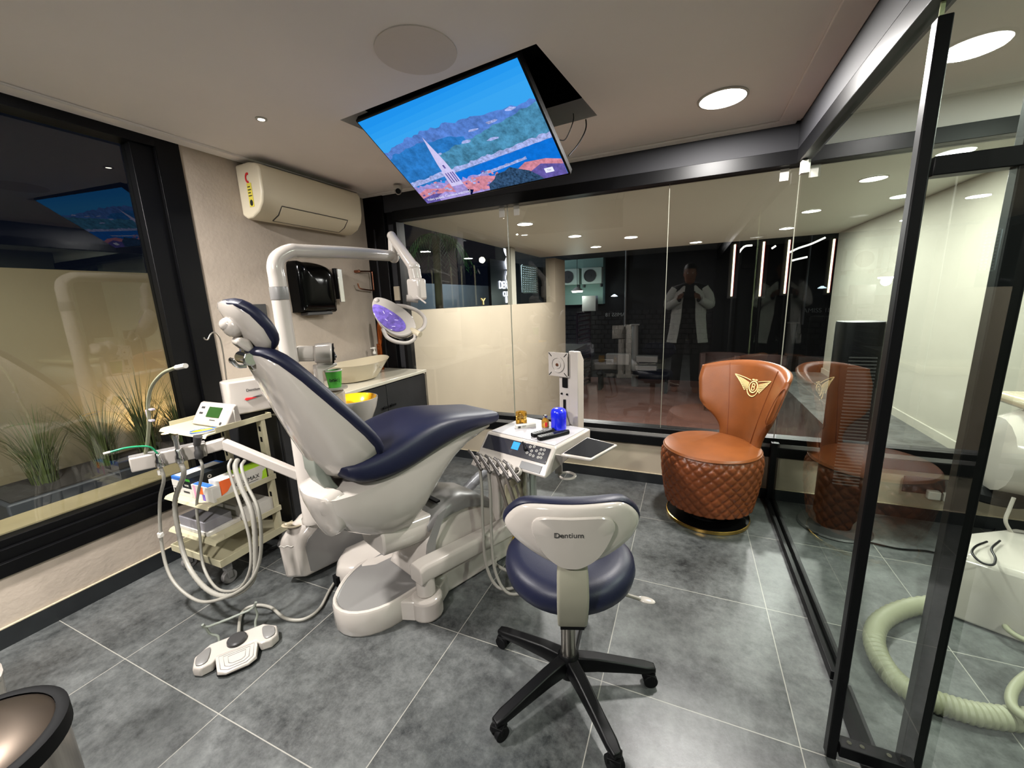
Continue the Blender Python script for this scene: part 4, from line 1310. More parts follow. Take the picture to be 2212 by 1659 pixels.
# lamp head: shield outline in a tilted plane facing down towards the headrest
hc = at(850, 688, 'y', 1.74)
hx = (at(892, 700, 'y', 1.78) - at(814, 655, 'y', 1.73)).normalized()
LMt = frame(hc, hx, (at(868, 650, 'y', 1.84) - at(838, 708, 'y', 1.72)))
face_out = [(-.125, .045), (-.09, .075), (-.02, .082), (.06, .068), (.11, .030), (.12, -.02), (.09, -.072), (.03, -.088), (-.04, -.065), (-.10, -.015)]
fo = [(p.x * 1.15 - .006, p.y * .98) for p in catmull([(x, y, 0) for x, y in face_out], 4, True)]
fm = LMt
a = MB()
a.pad(fo, fm, [(.02, -.085), (.4, -.080), (.75, -.062), (.95, -.032), (1.0, -.004), (1.0, .006), (.96, .011), (.86, .008)])
lh = obj('operating_lamp', a, M_white, dc)
a = MB(); a.pad([(x * .86 - .014, y * .66 - .020) for x, y in fo], fm, [(.90, .0072), (.89, .011), (.86, .0125), (.5, .0135), (.02, .014)]); obj('lens', a, M_lens, lh)
a = MB()
for x0, y0 in ((-.045, .018), (-.008, -.02), (.035, .015), (.045, -.035), (-.01, .035)):
    a.box(-.009, .009, -.0016, .0016, .0142, .0152, fm @ Matrix.Translation((x0 - .012, y0 * .8 - .018, 0)) @ Matrix.Rotation(R(700 * x0), 4, 'Z'))
obj('lens_facets', a, mat('pale_violet_facets', 'd9ccff', 0.1), lh)
a = MB()
hp_ = [fm @ Vector(p) for p in ((.135, -.005, .0), (.160, -.04, .005), (.145, -.085, .01), (.10, -.115, .02), (.05, -.122, .028), (.01, -.10, .03), (.0, -.092, .015))]
a.tube(hp_, .010, 12, 5); obj('lower_handle', a, M_white, lh)
a = MB()
up_ = [fm @ Vector(p) for p in ((.145, .0, -.005), (.15, .06, -.03), (.12, .115, -.045), (.06, .135, -.05), (.0, .125, -.05), (-.04, .10, -.04), (-.05, .085, -.03))]
a.tube(up_, .011, 12, 5); obj('yoke', a, M_white, lh)
a = MB(); a.cyl(fm @ Vector((.105, -.002, -.01)), fm @ Vector((.175, -.012, .018)), .016, 20); obj('handle_knob', a, M_cream, lh)
a = MB(); a.ball(fm @ Vector((-.132, .04, .0)), .016); obj('side_button', a, M_white, lh)

# --- instrument table
TZ = .72
tA, tB = at(1052, 932, 'z', TZ), at(1201, 967, 'z', TZ)
tC, tD = at(1282, 930, 'z', TZ), at(1142, 900, 'z', TZ)
tx = (tB - tA).normalized(); ty = Vector((-tx.y, tx.x, 0))
TWd = (tB - tA).length; TDp = .315
TF = Matrix(((tx.x, ty.x, 0, tA.x), (tx.y, ty.y, 0, tA.y), (0, 0, 1, TZ), (0, 0, 0, 1)))
a = MB()
pr_ = [(.0, 0.0), (TDp, 0.0), (TDp, -.055), (.0, -.105), (-.078, -.118), (-.092, -.108)]
a.prism(pr_, 0, TWd, Matrix(((ty.x, 0, tx.x, tA.x), (ty.y, 0, tx.y, tA.y), (0, 1, 0, TZ), (0, 0, 0, 1))))
tb = obj('instrument_table', a, M_white, dc, bevel=0.008, seg=3)
a = MB(); a.box(.018, TWd - .018, .015, TDp - .018, .0004, .003, TF); obj('tray_mat', a, mat('light_grey_mat', '9d9a9c', 0.25), tb, bevel=0.001, label='light grey tray mat')
# sloping face frame
f0, f1 = TF @ Vector((0, 0, 0)), TF @ Vector((0, -.092, -.108))
PF = frame(f0, tx, f0 - f1)        # y up along the slope
FH = (f0 - f1).length
a = MB(); a.box(.018, TWd - .02, -FH * .60, -.012, .0005, .0035, PF); pn = obj('control_panel', a, mat('smoked_panel', '23232a', 0.12, coat=0.6), tb, bevel=0.001)
a = MB(); a.box(.185, .225, -.055, -.018, .0037, .0045, PF); obj('display', a, emis('display_blue', '3fa4f5', 1.0), pn)
a = MB()
for k in range(3): a.box(.192, .218 - .006 * (k % 2), -.030 - .008 * k, -.0285 - .008 * k, .0046, .0050, PF)
obj('display_text', a, M_bprint, pn)
a = MB()
for x, y in ((.285, -.025), (.305, -.02), (.300, -.042), (.325, -.036), (.345, -.026), (.362, -.024), (.345, -.045), (.362, -.043), (.28, -.055), (.30, -.060), (.318, -.062), (.345, -.063), (.36, -.061)):
    a.lathe([(.0062, 0), (.0062, .0008), (.0048, .0008), (.0048, 0)], PF @ Matrix.Translation((x, y, .0036)), 14, cap=False)
    a.box(x - .0025, x + .0025, y - .0008, y + .0008, .0036, .0042, PF)
obj('button_marks', a, M_paper, pn)
a = MB(); a.cyl(PF @ Vector((.237, -.012, .006)), PF @ Vector((.262, -.036, .012)), .004, 10); a.cyl(PF @ Vector((.262, -.036, .012)), PF @ Vector((.275, -.048, .014)), .0075, 14); obj('pen', a, M_blk, pn)
# recessed finger opening on the lower right
a = MB(); a.box(TWd - .145, TWd - .03, -FH * .93, -FH * .68, .0004, .0022, PF); obj('grip_recess', a, M_dgrey, tb, bevel=0.002)
# instrument holders
M_tool = mat('instrument_metal', '5a5654', 0.35, metal=0.6)
for k in range(5):
    x = .005 + k * .056
    hb = MB()
    hb.box(x, x + .030, -FH - .042, -FH + .008, -.012, .016, PF)
    hb.lathe([(.020, 0), (.020, .022), (.014, .022), (.014, 0)], PF @ Matrix.Translation((x + .040, -FH - .006, -.006)), 20, cap=False)
    ho = obj('instrument_holder', hb, M_white, tb, bevel=0.003)
    tl = MB()
    p0 = PF @ Vector((x + .052, -FH - .035, .012)); p1 = PF @ Vector((x - .008, -FH + .008, .036))
    tl.cyl(p0, p1, .009, 14, .007)
    tl.cyl(p1, p1 + (p1 - p0).normalized() * .02 + Vector((-.006, 0, -.004)), .0065, 12)
    tl.cyl(p0 - (p1 - p0) * .3, p0, .011, 14)
    obj('handpiece', tl, M_tool, ho)
# instrument tubing hanging down
for k, (px, py) in enumerate(((1062, 1015), (1080, 1012), (1118, 1020), (1134, 1030))):
    q = TF @ Vector((.05 + .055 * k, -.115, -.15))
    tgt = F(1.16, 2.15 + .04 * k, .25 if k < 2 else .42)
    h_ = MB()
    if k < 2:
        pts = [q, q + Vector((.015, -.02, -.10)), q + Vector((.02, -.04, -.28)), q + Vector((.05, -.08, -.46)), q + Vector((.13, -.10, -.545)), q + Vector((.24, -.06, -.50)), F(1.22, 2.05, .10), F(1.17, 2.1, .09)]
    else:
        pts = [q, q + Vector((.03, -.0, -.10)), q + Vector((.06, .03, -.25)), tgt + Vector((.02, 0, -.08)), tgt]
    h_.tube(pts, .0075, 10, 6); obj('instrument_tube', h_, M_hose if k < 2 else M_hosed, tb)
# side shelf and cup ring
sA, sB, sC, sD = [at(x, y, 'z', .705) for x, y in ((1211, 981), (1268, 944), (1334, 960), (1277, 992))]
a = MB(); a.prism([(p.x, p.y) for p in (sA, sD, sC, sB)], .693, .705); sh = obj('side_shelf', a, M_white, tb, bevel=0.004)
a = MB()
cc = (sA + sB + sC + sD) / 4
a.prism([(cc.x + (p.x - cc.x) * .88, cc.y + (p.y - cc.y) * .88) for p in (sA, sD, sC, sB)], .7052, .7075); obj('shelf_mat', a, mat('shelf_rubber', '0e0e10', 0.85, spec=0.15), sh, label='dark grey mat')
a = MB()
r0 = at(1225, 1027, 'z', .56)
a.lathe([(.030, 0), (.043, 0), (.043, .008), (.030, .008), (.030, 0)], Matrix.Translation((r0.x, r0.y, .555)), 28, cap=False)
rs = TF @ Vector((TWd + .012, .0, -.02))
a.loft([[Vector((x, y, z)) for x, y in ((c.x - .018, c.y - .004), (c.x + .018, c.y - .004), (c.x + .018, c.y + .004), (c.x - .018, c.y + .004))] for c, z in ((r0 - tx * .045, .556), (rs, .69))])
obj('cup_ring', a, M_white, tb, bevel=0.002)

# --- monitor stand behind the table
sx0 = F(1.35, 2.60, 0)
MSF = lambda n0, n1, u0, u1, z0, z1, b_: b_.box(n0, n1, u0, u1, z0, z1, FM)
a = MB(); a.prism([(2.52, .60), (2.575, .60), (2.575, 1.055), (2.545, 1.10), (2.52, 1.10)], 0, .055, SM(1.325)); msd = obj('monitor_post', a, M_white, dc, bevel=0.003)
a = MB(); a.box(1.262, 1.324, 2.525, 2.545, .60, .965, FM); obj('post_channel', a, M_white, msd)
a = MB(); a.box(1.285, 1.315, 2.518, 2.5245, .91, .96, FM); a.box(1.29, 1.302, 2.518, 2.5245, .745, .845, FM); a.cyl(F(1.278, 2.518, .875), F(1.278, 2.5245, .875), .005, 10); a.cyl(F(1.312, 2.518, .875), F(1.312, 2.5245, .875), .005, 10); obj('slots', a, M_blk, msd)
VM = frame(F(1.268, 2.505, 1.03), N2, (0, 0, 1))
a = MB(); a.box(-.06, .06, -.062, .062, -.006, 0, VM)
a.lathe([(.042, 0), (.042, .005), (.034, .005), (.034, .001), (.02, .001), (.02, .005), (.008, .005)], VM @ Matrix.Translation((0, 0, 0)), 28)
vp = obj('mounting_plate', a, M_white, msd, bevel=0.001)
a = MB()
for sx_ in (-1, 1):
    for sy_ in (-1, 1):
        a.box(-.012, .012, -.002, .002, 0, .0008, VM @ Matrix.Translation((sx_ * .048, sy_ * .050, .0004)) @ Matrix.Rotation(R(45 * sx_ * sy_), 4, 'Z'))
obj('plate_slots', a, M_blk, vp)
a = MB(); a.cyl(VM @ Vector((.0, 0, .005)), VM @ Vector((.0, 0, .009)), .008, 12); obj('centre_bolt', a, M_rose, vp)
for k in range(2):
    a = MB()
    a.tube([F(1.296, 2.515, .80), F(1.28 + .02 * k, 2.50, .77), F(1.27 + .045 * k, 2.49, .74)], .004, 8)
    a.cyl(F(1.27 + .045 * k, 2.49, .74), F(1.262 + .05 * k, 2.485, .70), .010, 12, .007)
    obj('plug_cable', a, M_blk, msd)
a = MB(); a.prism([(2.48, .60), (2.60, .60), (2.60, .63), (2.48, .63)], 0, .14, SM(1.24)); a.box(1.16, 1.24, 2.36, 2.50, .60, .625, FM); obj('post_foot', a, M_white, msd)

# --- assistant arm with hanging hoses
ea, eb = at(640, 1022, 'y', 1.255), at(482, 958, 'z', .745)
pa = at(281, 1003, 'z', .735); pb = at(445, 968, 'z', .735)
a = MB()
def bar(p, q, w, h, mb_):
    t_ = (q - p).normalized(); s_ = t_.cross(Vector((0, 0, 1))).normalized(); v_ = s_.cross(t_)
    mb_.loft([[c + s_ * x + v_ * y for x, y in ((-w, -h), (w, -h), (w, h), (-w, h))] for c in (p, q)])
bar(Vector((PX - .02, PY - .02, ea.z)), eb, .018, .024, a)
bar(eb + (eb - pb).normalized() * .01, pb - (eb - pb).normalized() * .03, .02, .026, a)
aa = obj('assistant_arm', a, M_white, dc, bevel=0.007, seg=3)
a = MB(); bar(pa, pb, .028, .032, a); hr = obj('holder_rail', a, M_white, aa, bevel=0.006, seg=3)
a = MB(); bar(pa + Vector((0, 0, .033)), pb + Vector((0, 0, .033)), .018, .001, a); obj('rail_seam', a, M_grey, hr)
dr_ = (pb - pa)
side = Vector((dr_.y, -dr_.x, 0)).normalized()
if side.dot(CAM - pa) < 0: side = -side
tool = []
for k, (t_, col) in enumerate(((.36, 'green'), (.62, 'steel'), (.88, 'dark'))):
    q = pa + dr_ * t_ + side * .040
    h_ = MB(); h_.box(-.012, .012, -.03, .02, -.03, .02, Matrix.Translation(q)); 
    h_ = MB(); h_.lathe([(.014, -.03), (.017, -.02), (.017, .0), (.012, .012), (.012, .03), (.009, .034)], Matrix.Translation(q), 18)
    vo = obj('suction_valve', h_, M_chrome if k < 2 else M_dgrey, hr)
    tool.append(q + Vector((0, 0, -.03)))
    if k == 0:
        h_ = MB(); h_.tube([q + Vector((0, 0, .033)), q + Vector((-.01, -.02, .07)), q + Vector((-.03, -.08, .085)), q + Vector((-.05, -.13, .082))], .004, 8); obj('green_tip_tube', h_, M_teal, vo, label='translucent green saliva tube')
        h_ = MB(); h_.cyl(q + Vector((-.05, -.13, .082)), q + Vector((-.055, -.15, .081)), .005, 10); obj('tip', h_, M_paper, vo)
    elif k == 1:
        h_ = MB(); h_.lathe([(.009, .034), (.010, .07), (.013, .085), (.013, .10), (.009, .10)], Matrix.Translation(q), 16); obj('nozzle', h_, M_chrome, vo)
    else:
        h_ = MB(); h_.cyl(q + Vector((0, 0, .034)), q + Vector((.012, .005, .075)), .014, 14, .018); obj('nozzle', h_, M_dgrey, vo)
# hoses: down, along the floor, and up under the arm
hp0 = [[(345, 1085, .88), (350, 1180, .86), (372, 1252, .84), (425, 1297, .84), (480, 1293, .86), (535, 1262, .90), (562, 1205, .94), (560, 1110, .96), (535, 1050, .98), (522, 1010, 1.0), (528, 995, 1.03)],
       [(378, 1085, .95), (388, 1160, .93), (408, 1225, .90), (450, 1275, .87), (498, 1287, .88), (545, 1255, .92), (552, 1190, .95), (545, 1110, .98), (520, 1050, 1.0), (508, 1010, 1.02), (513, 993, 1.05)],
       [(425, 1090, 1.02), (432, 1160, 1.0), (440, 1225, .96), (470, 1272, .92), (515, 1272, .92), (540, 1230, .95), (540, 1170, .98), (525, 1110, 1.0), (505, 1050, 1.03), (494, 1010, 1.05), (500, 992, 1.08)]]
for k, pts in enumerate(hp0):
    P_ = [tool[k], tool[k] + Vector((0.002, 0, -.06))] + [at(x, y, 'y', Y) for x, y, Y in pts]
    for p in P_:
        p.z = max(p.z, .016)
    h_ = MB()
    rad = (.0068, .0098, .0064)[k]
    h_.tube(P_, (lambda u, i, r=rad: r + (.0012 * (i % 2) if k == 1 else 0)), 12, 14 if k == 1 else 8)
    obj('suction_hose', h_, M_hose, hr)
a = MB()
for px, py, Y in ((347, 1020, .885), (347, 1155, .865)):
    q = at(px, py, 'y', Y); a.cyl(q - Vector((.012, 0, 0)), q + Vector((.012, 0, 0)), .008, 12); a.cyl(q - Vector((0, 0, .01)), q + Vector((0, 0, .01)), .0115, 14)
obj('hose_clip', a, M_paper, hr)
# gooseneck on the rail
a = MB()
gp = [at(x, y, 'y', Y) for x, y, Y in ((309, 1003, .86), (318, 960, .86), (322, 910, .86), (320, 870, .86), (328, 835, .86), (350, 808, .86), (372, 797, .86), (382, 794, .86))]
a.tube(gp, .0065, 12, 6); gn = obj('gooseneck', a, M_hosel, hr)
a = MB(); a.cyl(gp[-1], at(401, 790, 'y', .86), .0095, 14); obj('gooseneck_tip', a, M_paper, gn)
a = MB()
for y_ in (884, 908):
    q = at(326, y_, 'y', .86); a.box(q.x - .006, q.x + .018, q.y - .006, q.y + .006, q.z - .003, q.z + .003)
q = at(320, 896, 'y', .86); a.box(q.x - .004, q.x + .004, q.y - .005, q.y + .005, q.z - .022, q.z + .022)
obj('gooseneck_clip', a, mat('lilac_plastic', 'a99fae', 0.4), gn)

# --- spittoon unit on the far side of the backrest
a = MB()
sc_ = F(.47, 1.78, 0)
a.lathe([(.02, .70), (.05, .72), (.09, .775), (.118, .84), (.128, .885), (.128, .892), (.122, .892), (.108, .858), (.07, .818), (.001, .803)], Matrix.Translation(sc_) , 36); sb = obj('spittoon', a, M_white, dc)
a = MB(); a.lathe([(.1215, .8935), (.109, .862), (.07, .822), (.02, .807), (.001, .807)], Matrix.Translation(sc_), 36, cap=False); obj('spittoon_lining', a, M_ylw, sb, label='yellow glazed lining')
a = MB(); a.box(.36, .48, 1.56, 1.76, .34, .80, FM); a.box(.36, .50, 1.60, 1.74, .80, .955, FM); obj('spittoon_column', a, M_white, dc, bevel=0.02, seg=3)
a = MB(); a.lathe([(.035, .956), (.06, .958), (.06, .966), (.035, .966)], Matrix.Translation(F(.47, 1.70, 0)), 24); cs_ = obj('cup_stand', a, M_white, dc)
a = MB(); a.prism([(1.615, .95), (1.645, .95), (1.645, 1.055), (1.72, 1.075), (1.72, 1.09), (1.615, 1.09)], 0, .045, SM(.44)); obj('filler_bracket', a, M_white, dc, bevel=0.006)
a = MB(); h0, h1 = F(.43, 1.555, 1.15), F(.49, 1.70, 1.138)
a.cyl(h0, F(.46, 1.63, 1.144), .038, 24); a.cyl(F(.455, 1.625, 1.144), h1, .046, 28, .055); hh = obj('camera_head', a, M_white, dc, bevel=0.01, label='white round head with a black sensor face')
dd = (h1 - h0).normalized()
a = MB(); a.cyl(h1 + dd * .0005, h1 + dd * .006, .050, 28); hf = obj('sensor_face', a, M_blk, hh)
a = MB()
sfm = frame(h1 + dd * .0062, dd.cross(Vector((0, 0, 1))) * -1, (0, 0, 1))
for q in range(6): a.ball(sfm @ Vector((.03 * math.cos(q), .03 * math.sin(q), 0)), .006, 10, 6)
a.ball(sfm @ Vector((.008, -.015, 0)), .012, 12, 8); obj('sensor_leds', a, M_dgrey, hf)
a = MB(); a.cyl(F(.46, 1.66, 1.090), F(.46, 1.66, 1.102), .03, 20); obj('head_foot', a, M_white, hh)
cupc = F(.47, 1.70, 0)
t = thing('paper_cup', 'green paper cup on the stand behind the backrest', 'cup', (cupc.x, cupc.y, .967))
a = MB(); a.lathe([(.030, .967), (.040, 1.05), (.042, 1.052), (.038, 1.05), (.028, .97), (.001, .97)], Matrix.Translation((cupc.x, cupc.y, 0)), 32, cap=False); obj('cup', a, [M_green, M_paper], t)
a = MB(); a.lathe([(.0405, 1.048), (.0425, 1.052), (.039, 1.055), (.038, 1.050)], Matrix.Translation((cupc.x, cupc.y, 0)), 32, cap=False); obj('rim', a, M_paper, t, label='white rim')
dcp = (CAM - cupc); dcp.z = 0; dcp.normalize()
a = MB(); a.text('boicj', .026, frame(cupc + dcp * .0375 + Vector((0, 0, 1.008)), Vector((-dcp.y, dcp.x, 0)), (0, 0, 1)), .001); obj('print', a, M_ink, t)

# --- foot control and its cable
t = thing('foot_control', 'white foot pedal unit with grey buttons and bent carrying handle on the floor', 'foot pedal', tuple(at(515, 1415, 'z', 0)))
fa, fb = at(440, 1437, 'z', 0), at(600, 1372, 'z', 0)
fx = (fb - fa).normalized(); fy = Vector((-fx.y, fx.x, 0))
fc = at(516, 1410, 'z', 0)
FF = Matrix(((fx.x, fy.x, 0, fc.x), (fx.y, fy.y, 0, fc.y), (0, 0, 1, 0), (0, 0, 0, 1))) @ Matrix.Diagonal((1.06, 1.12, 1, 1))
o_ = [(-.135, -.03), (-.135, .02), (-.09, .06), (.09, .06), (.135, .02), (.135, -.03), (.11, -.05), (.075, -.045), (.06, -.02), (-.06, -.02), (-.075, -.045), (-.11, -.05)]
a = MB()
a.loft([[FF @ Vector((x * s_, y * s_, z)) for x, y in o_] for s_, z in ((1, .004), (1.0, .03), (.97, .042))]); obj('body', a, M_white, t, bevel=0.006, seg=3)
a = MB()
pd = [(-.07, -.022), (.07, -.022), (.062, -.085), (.035, -.10), (-.035, -.10), (-.062, -.085)]
a.loft([[FF @ Vector((x, y, z)) for x, y in pd] for z in (.008, .014)]); 
obj('rubber_rim', a, M_blkm, t, bevel=0.002)
a = MB()
rings = [[FF @ Vector((x * s_, -.055 + (y + .055) * s_, z + (.26 * (y + .10)) * k_)) for x, y in pd] for s_, z, k_ in ((.98, .0145, 0), (.96, .022, .9), (.93, .024, .9))]
a.loft(rings); pe = obj('pedal', a, M_white, t, bevel=0.003)
a = MB()
for s_ in (.8, .6, .4):
    a.tube([FF @ Vector((x * s_, -.055 + (y + .055) * s_, .0245 + .26 * (-.055 + (y + .055) * s_ + .10) * .9)) for x, y in pd], .0009, 5, 1, smooth=False, closed=True)
obj('pedal_ribs', a, M_grey, pe)
for s_ in (-1, 1):
    a = MB(); a.pad([(p.x, p.y) for p in catmull([(s_ * .122, -.03, 0), (s_ * .122, .015, 0), (s_ * .085, .035, 0), (s_ * .09, -.03, 0)], 4, True)], FF, [(1, .0405), (1, .046), (.9, .048), (.02, .0482)]); obj('side_button', a, M_grey, t)
a = MB(); a.lathe([(.034, .041), (.033, .052), (.028, .057), (.001, .058)], FF @ Matrix.Translation((0, .018, 0)), 28); obj('round_button', a, M_dgrey, t)
a = MB()
bz = [FF @ Vector(p) for p in ((-.06, .055, .03), (-.062, .068, .055), (-.085, .075, .075), (-.095, .08, .11), (-.10, .075, .125))]
a.tube(bz, .005, 8, 3)
bz2 = [FF @ Vector(p) for p in ((.06, .055, .03), (.062, .068, .055), (.072, .075, .08), (.068, .08, .115), (.075, .075, .14))]
a.tube(bz2, .005, 8, 3)
a.tube([bz[-1] + Vector((0, 0, .0)), FF @ Vector((-.085, .078, .105)), FF @ Vector((.045, .08, .11)), FF @ Vector((.068, .077, .125))], .005, 8, 2)
obj('handle', a, M_strap, t)
a = MB()
cpts = [FF @ Vector((.0, .058, .025))] + [at(x, y, 'z', .012) for x, y in ((522, 1325), (550, 1308), (585, 1312), (615, 1335), (655, 1338), (690, 1315), (712, 1275), (738, 1236), (752, 1222))]
a.tube(cpts, .007, 10, 6); obj('pedal_cable', a, M_hose, dc)

# ================================================================== things on the instrument table
def tt(x, y, z=0.0036):
    p = at(x, y, 'z', TZ + z)
    return p
p = tt(1207, 926)
t = thing('blue_pot', 'glossy blue plastic pot with rounded lid on the instrument table', 'pot', tuple(p))
a = MB(); a.lathe([(.035, .0), (.038, .003), (.038, .075)], Matrix.Translation(p), 32); obj('pot', a, M_blue, t)
a = MB(); a.lathe([(.039, .058), (.039, .088), (.034, .10), (.024, .106), (.001, .108)], Matrix.Translation(p), 32); obj('lid', a, M_blue, t)
p = tt(1178, 922)
t = thing('glass_vial', 'small clear vial with amber liquid beside the blue pot', 'vial', tuple(p))
a = MB(); a.lathe([(.018, 0), (.019, .003), (.019, .035), (.009, .045), (.009, .052)], Matrix.Translation(p), 24); obj('bottle', a, M_amber, t)
a = MB(); a.lathe([(.012, .0525), (.012, .06), (.008, .063)], Matrix.Translation(p), 20); obj('stopper', a, M_chrome, t)
dv_ = (CAM - p); dv_.z = 0; dv_.normalize()
a = MB(); fr_ = frame(p + dv_ * .0192 + Vector((0, 0, .018)), Vector((-dv_.y, dv_.x, 0)), (0, 0, 1)); a.box(-.002, .010, -.011, .011, 0, .0008, fr_); obj('sticker', a, M_red, t)
p = tt(1126, 916)
t = thing('dental_model', 'amber resin jaw model standing on the instrument table', 'model', tuple(p))
a = MB()
arc = [(.030 * math.cos(R(q)), .026 * math.sin(R(q)) + .004) for q in range(-30, 211, 12)] + [(.014 * math.cos(R(q)), .012 * math.sin(R(q)) + .004) for q in range(210, -31, -12)]
a.prism([(p.x + x, p.y + y) for x, y in arc], p.z, p.z + .022)
obj('lower_jaw', a, M_amber, t, bevel=0.002)
a = MB(); a.prism([(p.x + x, p.y + y) for x, y in arc], p.z + .045, p.z + .066); obj('upper_jaw', a, M_amber, t, bevel=0.002)
a = MB()
for q in range(-20, 201, 20):
    for z in (.023, .036):
        c = Vector((p.x + .025 * math.cos(R(q)), p.y + .021 * math.sin(R(q)) + .004, p.z + z + .003))
        a.ball(c, (.005, .005, .0065), 8, 6)
obj('teeth', a, mat('gold_teeth', 'd9b25a', 0.2, metal=0.5), t)
a = MB(); a.cyl((p.x + .0, p.y - .012, p.z + .001), (p.x, p.y - .012, p.z + .06), .003, 8); obj('hinge', a, M_gold, t)
p0, p1 = tt(1116, 927), tt(1158, 922)
t = thing('small_carton', 'small white paper box with fine print in front of the jaw model', 'box', tuple((p0 + p1) / 2))
d_ = (p1 - p0); L_ = d_.length; bm_ = frame(p0, d_, (-d_.y, d_.x, 0))
a = MB(); a.box(0, L_, 0, .03, 0, .016, bm_); obj('carton', a, M_paper, t, bevel=0.0008)
a = MB(); a.box(.008, .022, -.0006, 0, .003, .013, bm_); a.box(.03, .05, -.0006, 0, .011, .0135, bm_); a.box(.03, .046, -.0006, 0, .005, .006, bm_)
obj('print', a, M_dgrey, t)
for k, (pa_, pb_) in enumerate((((1150, 944), (1188, 934)), ((1163, 951), (1220, 938)))):
    p0, p1 = tt(*pa_), tt(*pb_)
    d_ = p1 - p0; bm_ = frame(p0, d_, (-d_.y, d_.x, 0)); L_ = d_.length + .02
    t = thing('remote_control', ('left and partly hidden' if k == 0 else 'right and longer') + ' one of the two black remote controls on the instrument table', 'remote control', tuple(p0), 0, 'remote controls')
    o_ = [(0, -.014), (.01, -.02), (L_ * .6, -.018), (L_, -.012), (L_ + .006, 0), (L_, .012), (L_ * .6, .018), (.01, .02), (0, .014)]
    a = MB(); a.loft([[bm_ @ Vector((x, y * s_, z)) for x, y in o_] for s_, z in ((.8, .0005), (1, .006), (1, .014), (.8, .018))]); obj('body', a, M_blk, t, bevel=0.001)
    a = MB()
    for i in range(5):
        for j in (-1, 0, 1): a.box(.02 + i * .013, .027 + i * .013, j * .009 - .003, j * .009 + .003, .0182, .0195, bm_)
    obj('keys', a, M_dgrey, t)
# ================================================================== dentist's stool
SC = Vector((2.292, 1.150, 0))
t = thing('dentist_stool', "dentist's stool with navy seat and white backrest shell on black five star base", 'stool', tuple(SC))
cast = [(2.138, .897), (2.485, .941), (2.555, 1.253), (2.272, 1.439), (2.009, 1.212)]
a = MB(); a.lathe([(.035, .045), (.04, .06), (.04, .12), (.03, .135)], Matrix.Translation(SC), 24); obj('hub', a, M_blk, t)
for cx, cy in cast:
    d = Vector((cx, cy, 0)) - SC; L = d.length; d.normalize(); s = Vector((-d.y, d.x, 0))
    a = MB()
    a.loft([[SC + d * r + s * x + Vector((0, 0, z)) for x, z in ((-w * .8, z0), (w * .8, z0), (w, z0 + (z1 - z0) * .6), (w * .75, z1), (-w * .75, z1), (-w, z0 + (z1 - z0) * .6))]
            for r, w, z0, z1 in ((.03, .026, .065, .125), (.10, .024, .065, .118), (L * .7, .022, .058, .098), (L - .01, .022, .052, .082), (L + .022, .016, .052, .074))])
    leg = obj('leg', a, M_blk, t, bevel=0.004)
    a = MB()
    cw = SC + d * (L + .004)
    for x in (-.013, .013):
        a.cyl(cw + s * (x - .009) + Vector((0, 0, .024)), cw + s * (x + .009) + Vector((0, 0, .024)), .024, 20)
    a.box(-.02, .02, -.02, .02, .03, .0515, Matrix.Translation(cw))
    obj('caster', a, M_blkm, leg, bevel=0.002)
a = MB(); a.cyl(SC + Vector((0, 0, .135)), SC + Vector((0, 0, .33)), .026, 24); obj('gas_lift', a, M_steel, t)
a = MB(); a.cyl(SC + Vector((0, 0, .33)), SC + Vector((0, 0, .395)), .029, 24); obj('lift_sleeve', a, M_blk, t)
a = MB(); a.box(-.09, .09, -.09, .09, .395, .43, Matrix.Translation(SC)); mp = obj('mechanism', a, M_putty, t, bevel=0.01)
a = MB(); a.tube([SC + Vector((.05, 0, .41)), SC + Vector((.16, .02, .405)), SC + Vector((.235, .035, .39))], .006, 8); a.ball(SC + Vector((.25, .04, .387)), (.03, .015, .006)); obj('lever', a, M_white, mp)
a = MB(); a.tube([SC + Vector((-.04, -.02, .41)), SC + Vector((-.06, -.08, .395)), SC + Vector((-.055, -.10, .385))], .006, 8); obj('tilt_lever', a, M_white, mp)
a = MB()
a.loft([[SC + Vector((r * 1.02 * math.cos(q), .015 + r * math.sin(q), z + .012 * (math.cos(q) ** 2) * (r > .1))) for q in [2 * math.pi * k / 48 for k in range(48)]] for r, z in ((.16, .432), (.19, .435), (.207, .45), (.213, .475), (.209, .50), (.195, .518), (.16, .527), (.08, .523), (.01, .521))])
obj('seat', a, M_navy, t)
# back: strap, shell, pad
bd = Vector((.335, -.942, 0)).normalized()       # seat centre towards the viewer side of the back
bt = Vector((-bd.y, bd.x, 0)).normalized()       # along the back, to the right in the photo
if bt.x < 0: bt = -bt
BC = SC + bd * .215 + Vector((0, 0, .738))
BF = frame(BC, bt, Vector((0, 0, 1)) * .985 - bd * -.12)
ol = [(-.150, .065), (-.10, .088), (0, .094), (.11, .090), (.155, .068), (.188, .015), (.178, -.03), (.14, -.065), (.07, -.10), (0, -.118), (-.06, -.105), (-.14, -.062), (-.182, -.025), (-.186, .01)]
oc = [(p.x, p.y) for p in catmull([(x, y * .92, 0) for x, y in ol], 4, True)]
bend = lambda x, y: -1.5 * x * x
a = MB(); a.pad(oc, BF, [(.9, -.042), (1.0, -.036), (1.035, -.022), (1.035, -.008), (1.01, -.002), (.9, -.001)], bend); obj('back_pad', a, M_navy, t)
a = MB(); a.pad(oc, BF, [(.98, -.002), (1.0, .004), (.985, .012), (.93, .018), (.7, .024), (.3, .028), (.02, .029)], bend); bsh = obj('back_shell', a, M_white, t)
pl_ = [(-.085, .062), (0, .068), (.085, .064), (.112, .03), (.10, -.02), (.07, -.075), (.03, -.105), (0, -.112), (-.035, -.105), (-.075, -.07), (-.10, -.02), (-.11, .03)]
pc = [(p.x, p.y) for p in catmull([(x, y * .92, 0) for x, y in pl_], 4, True)]
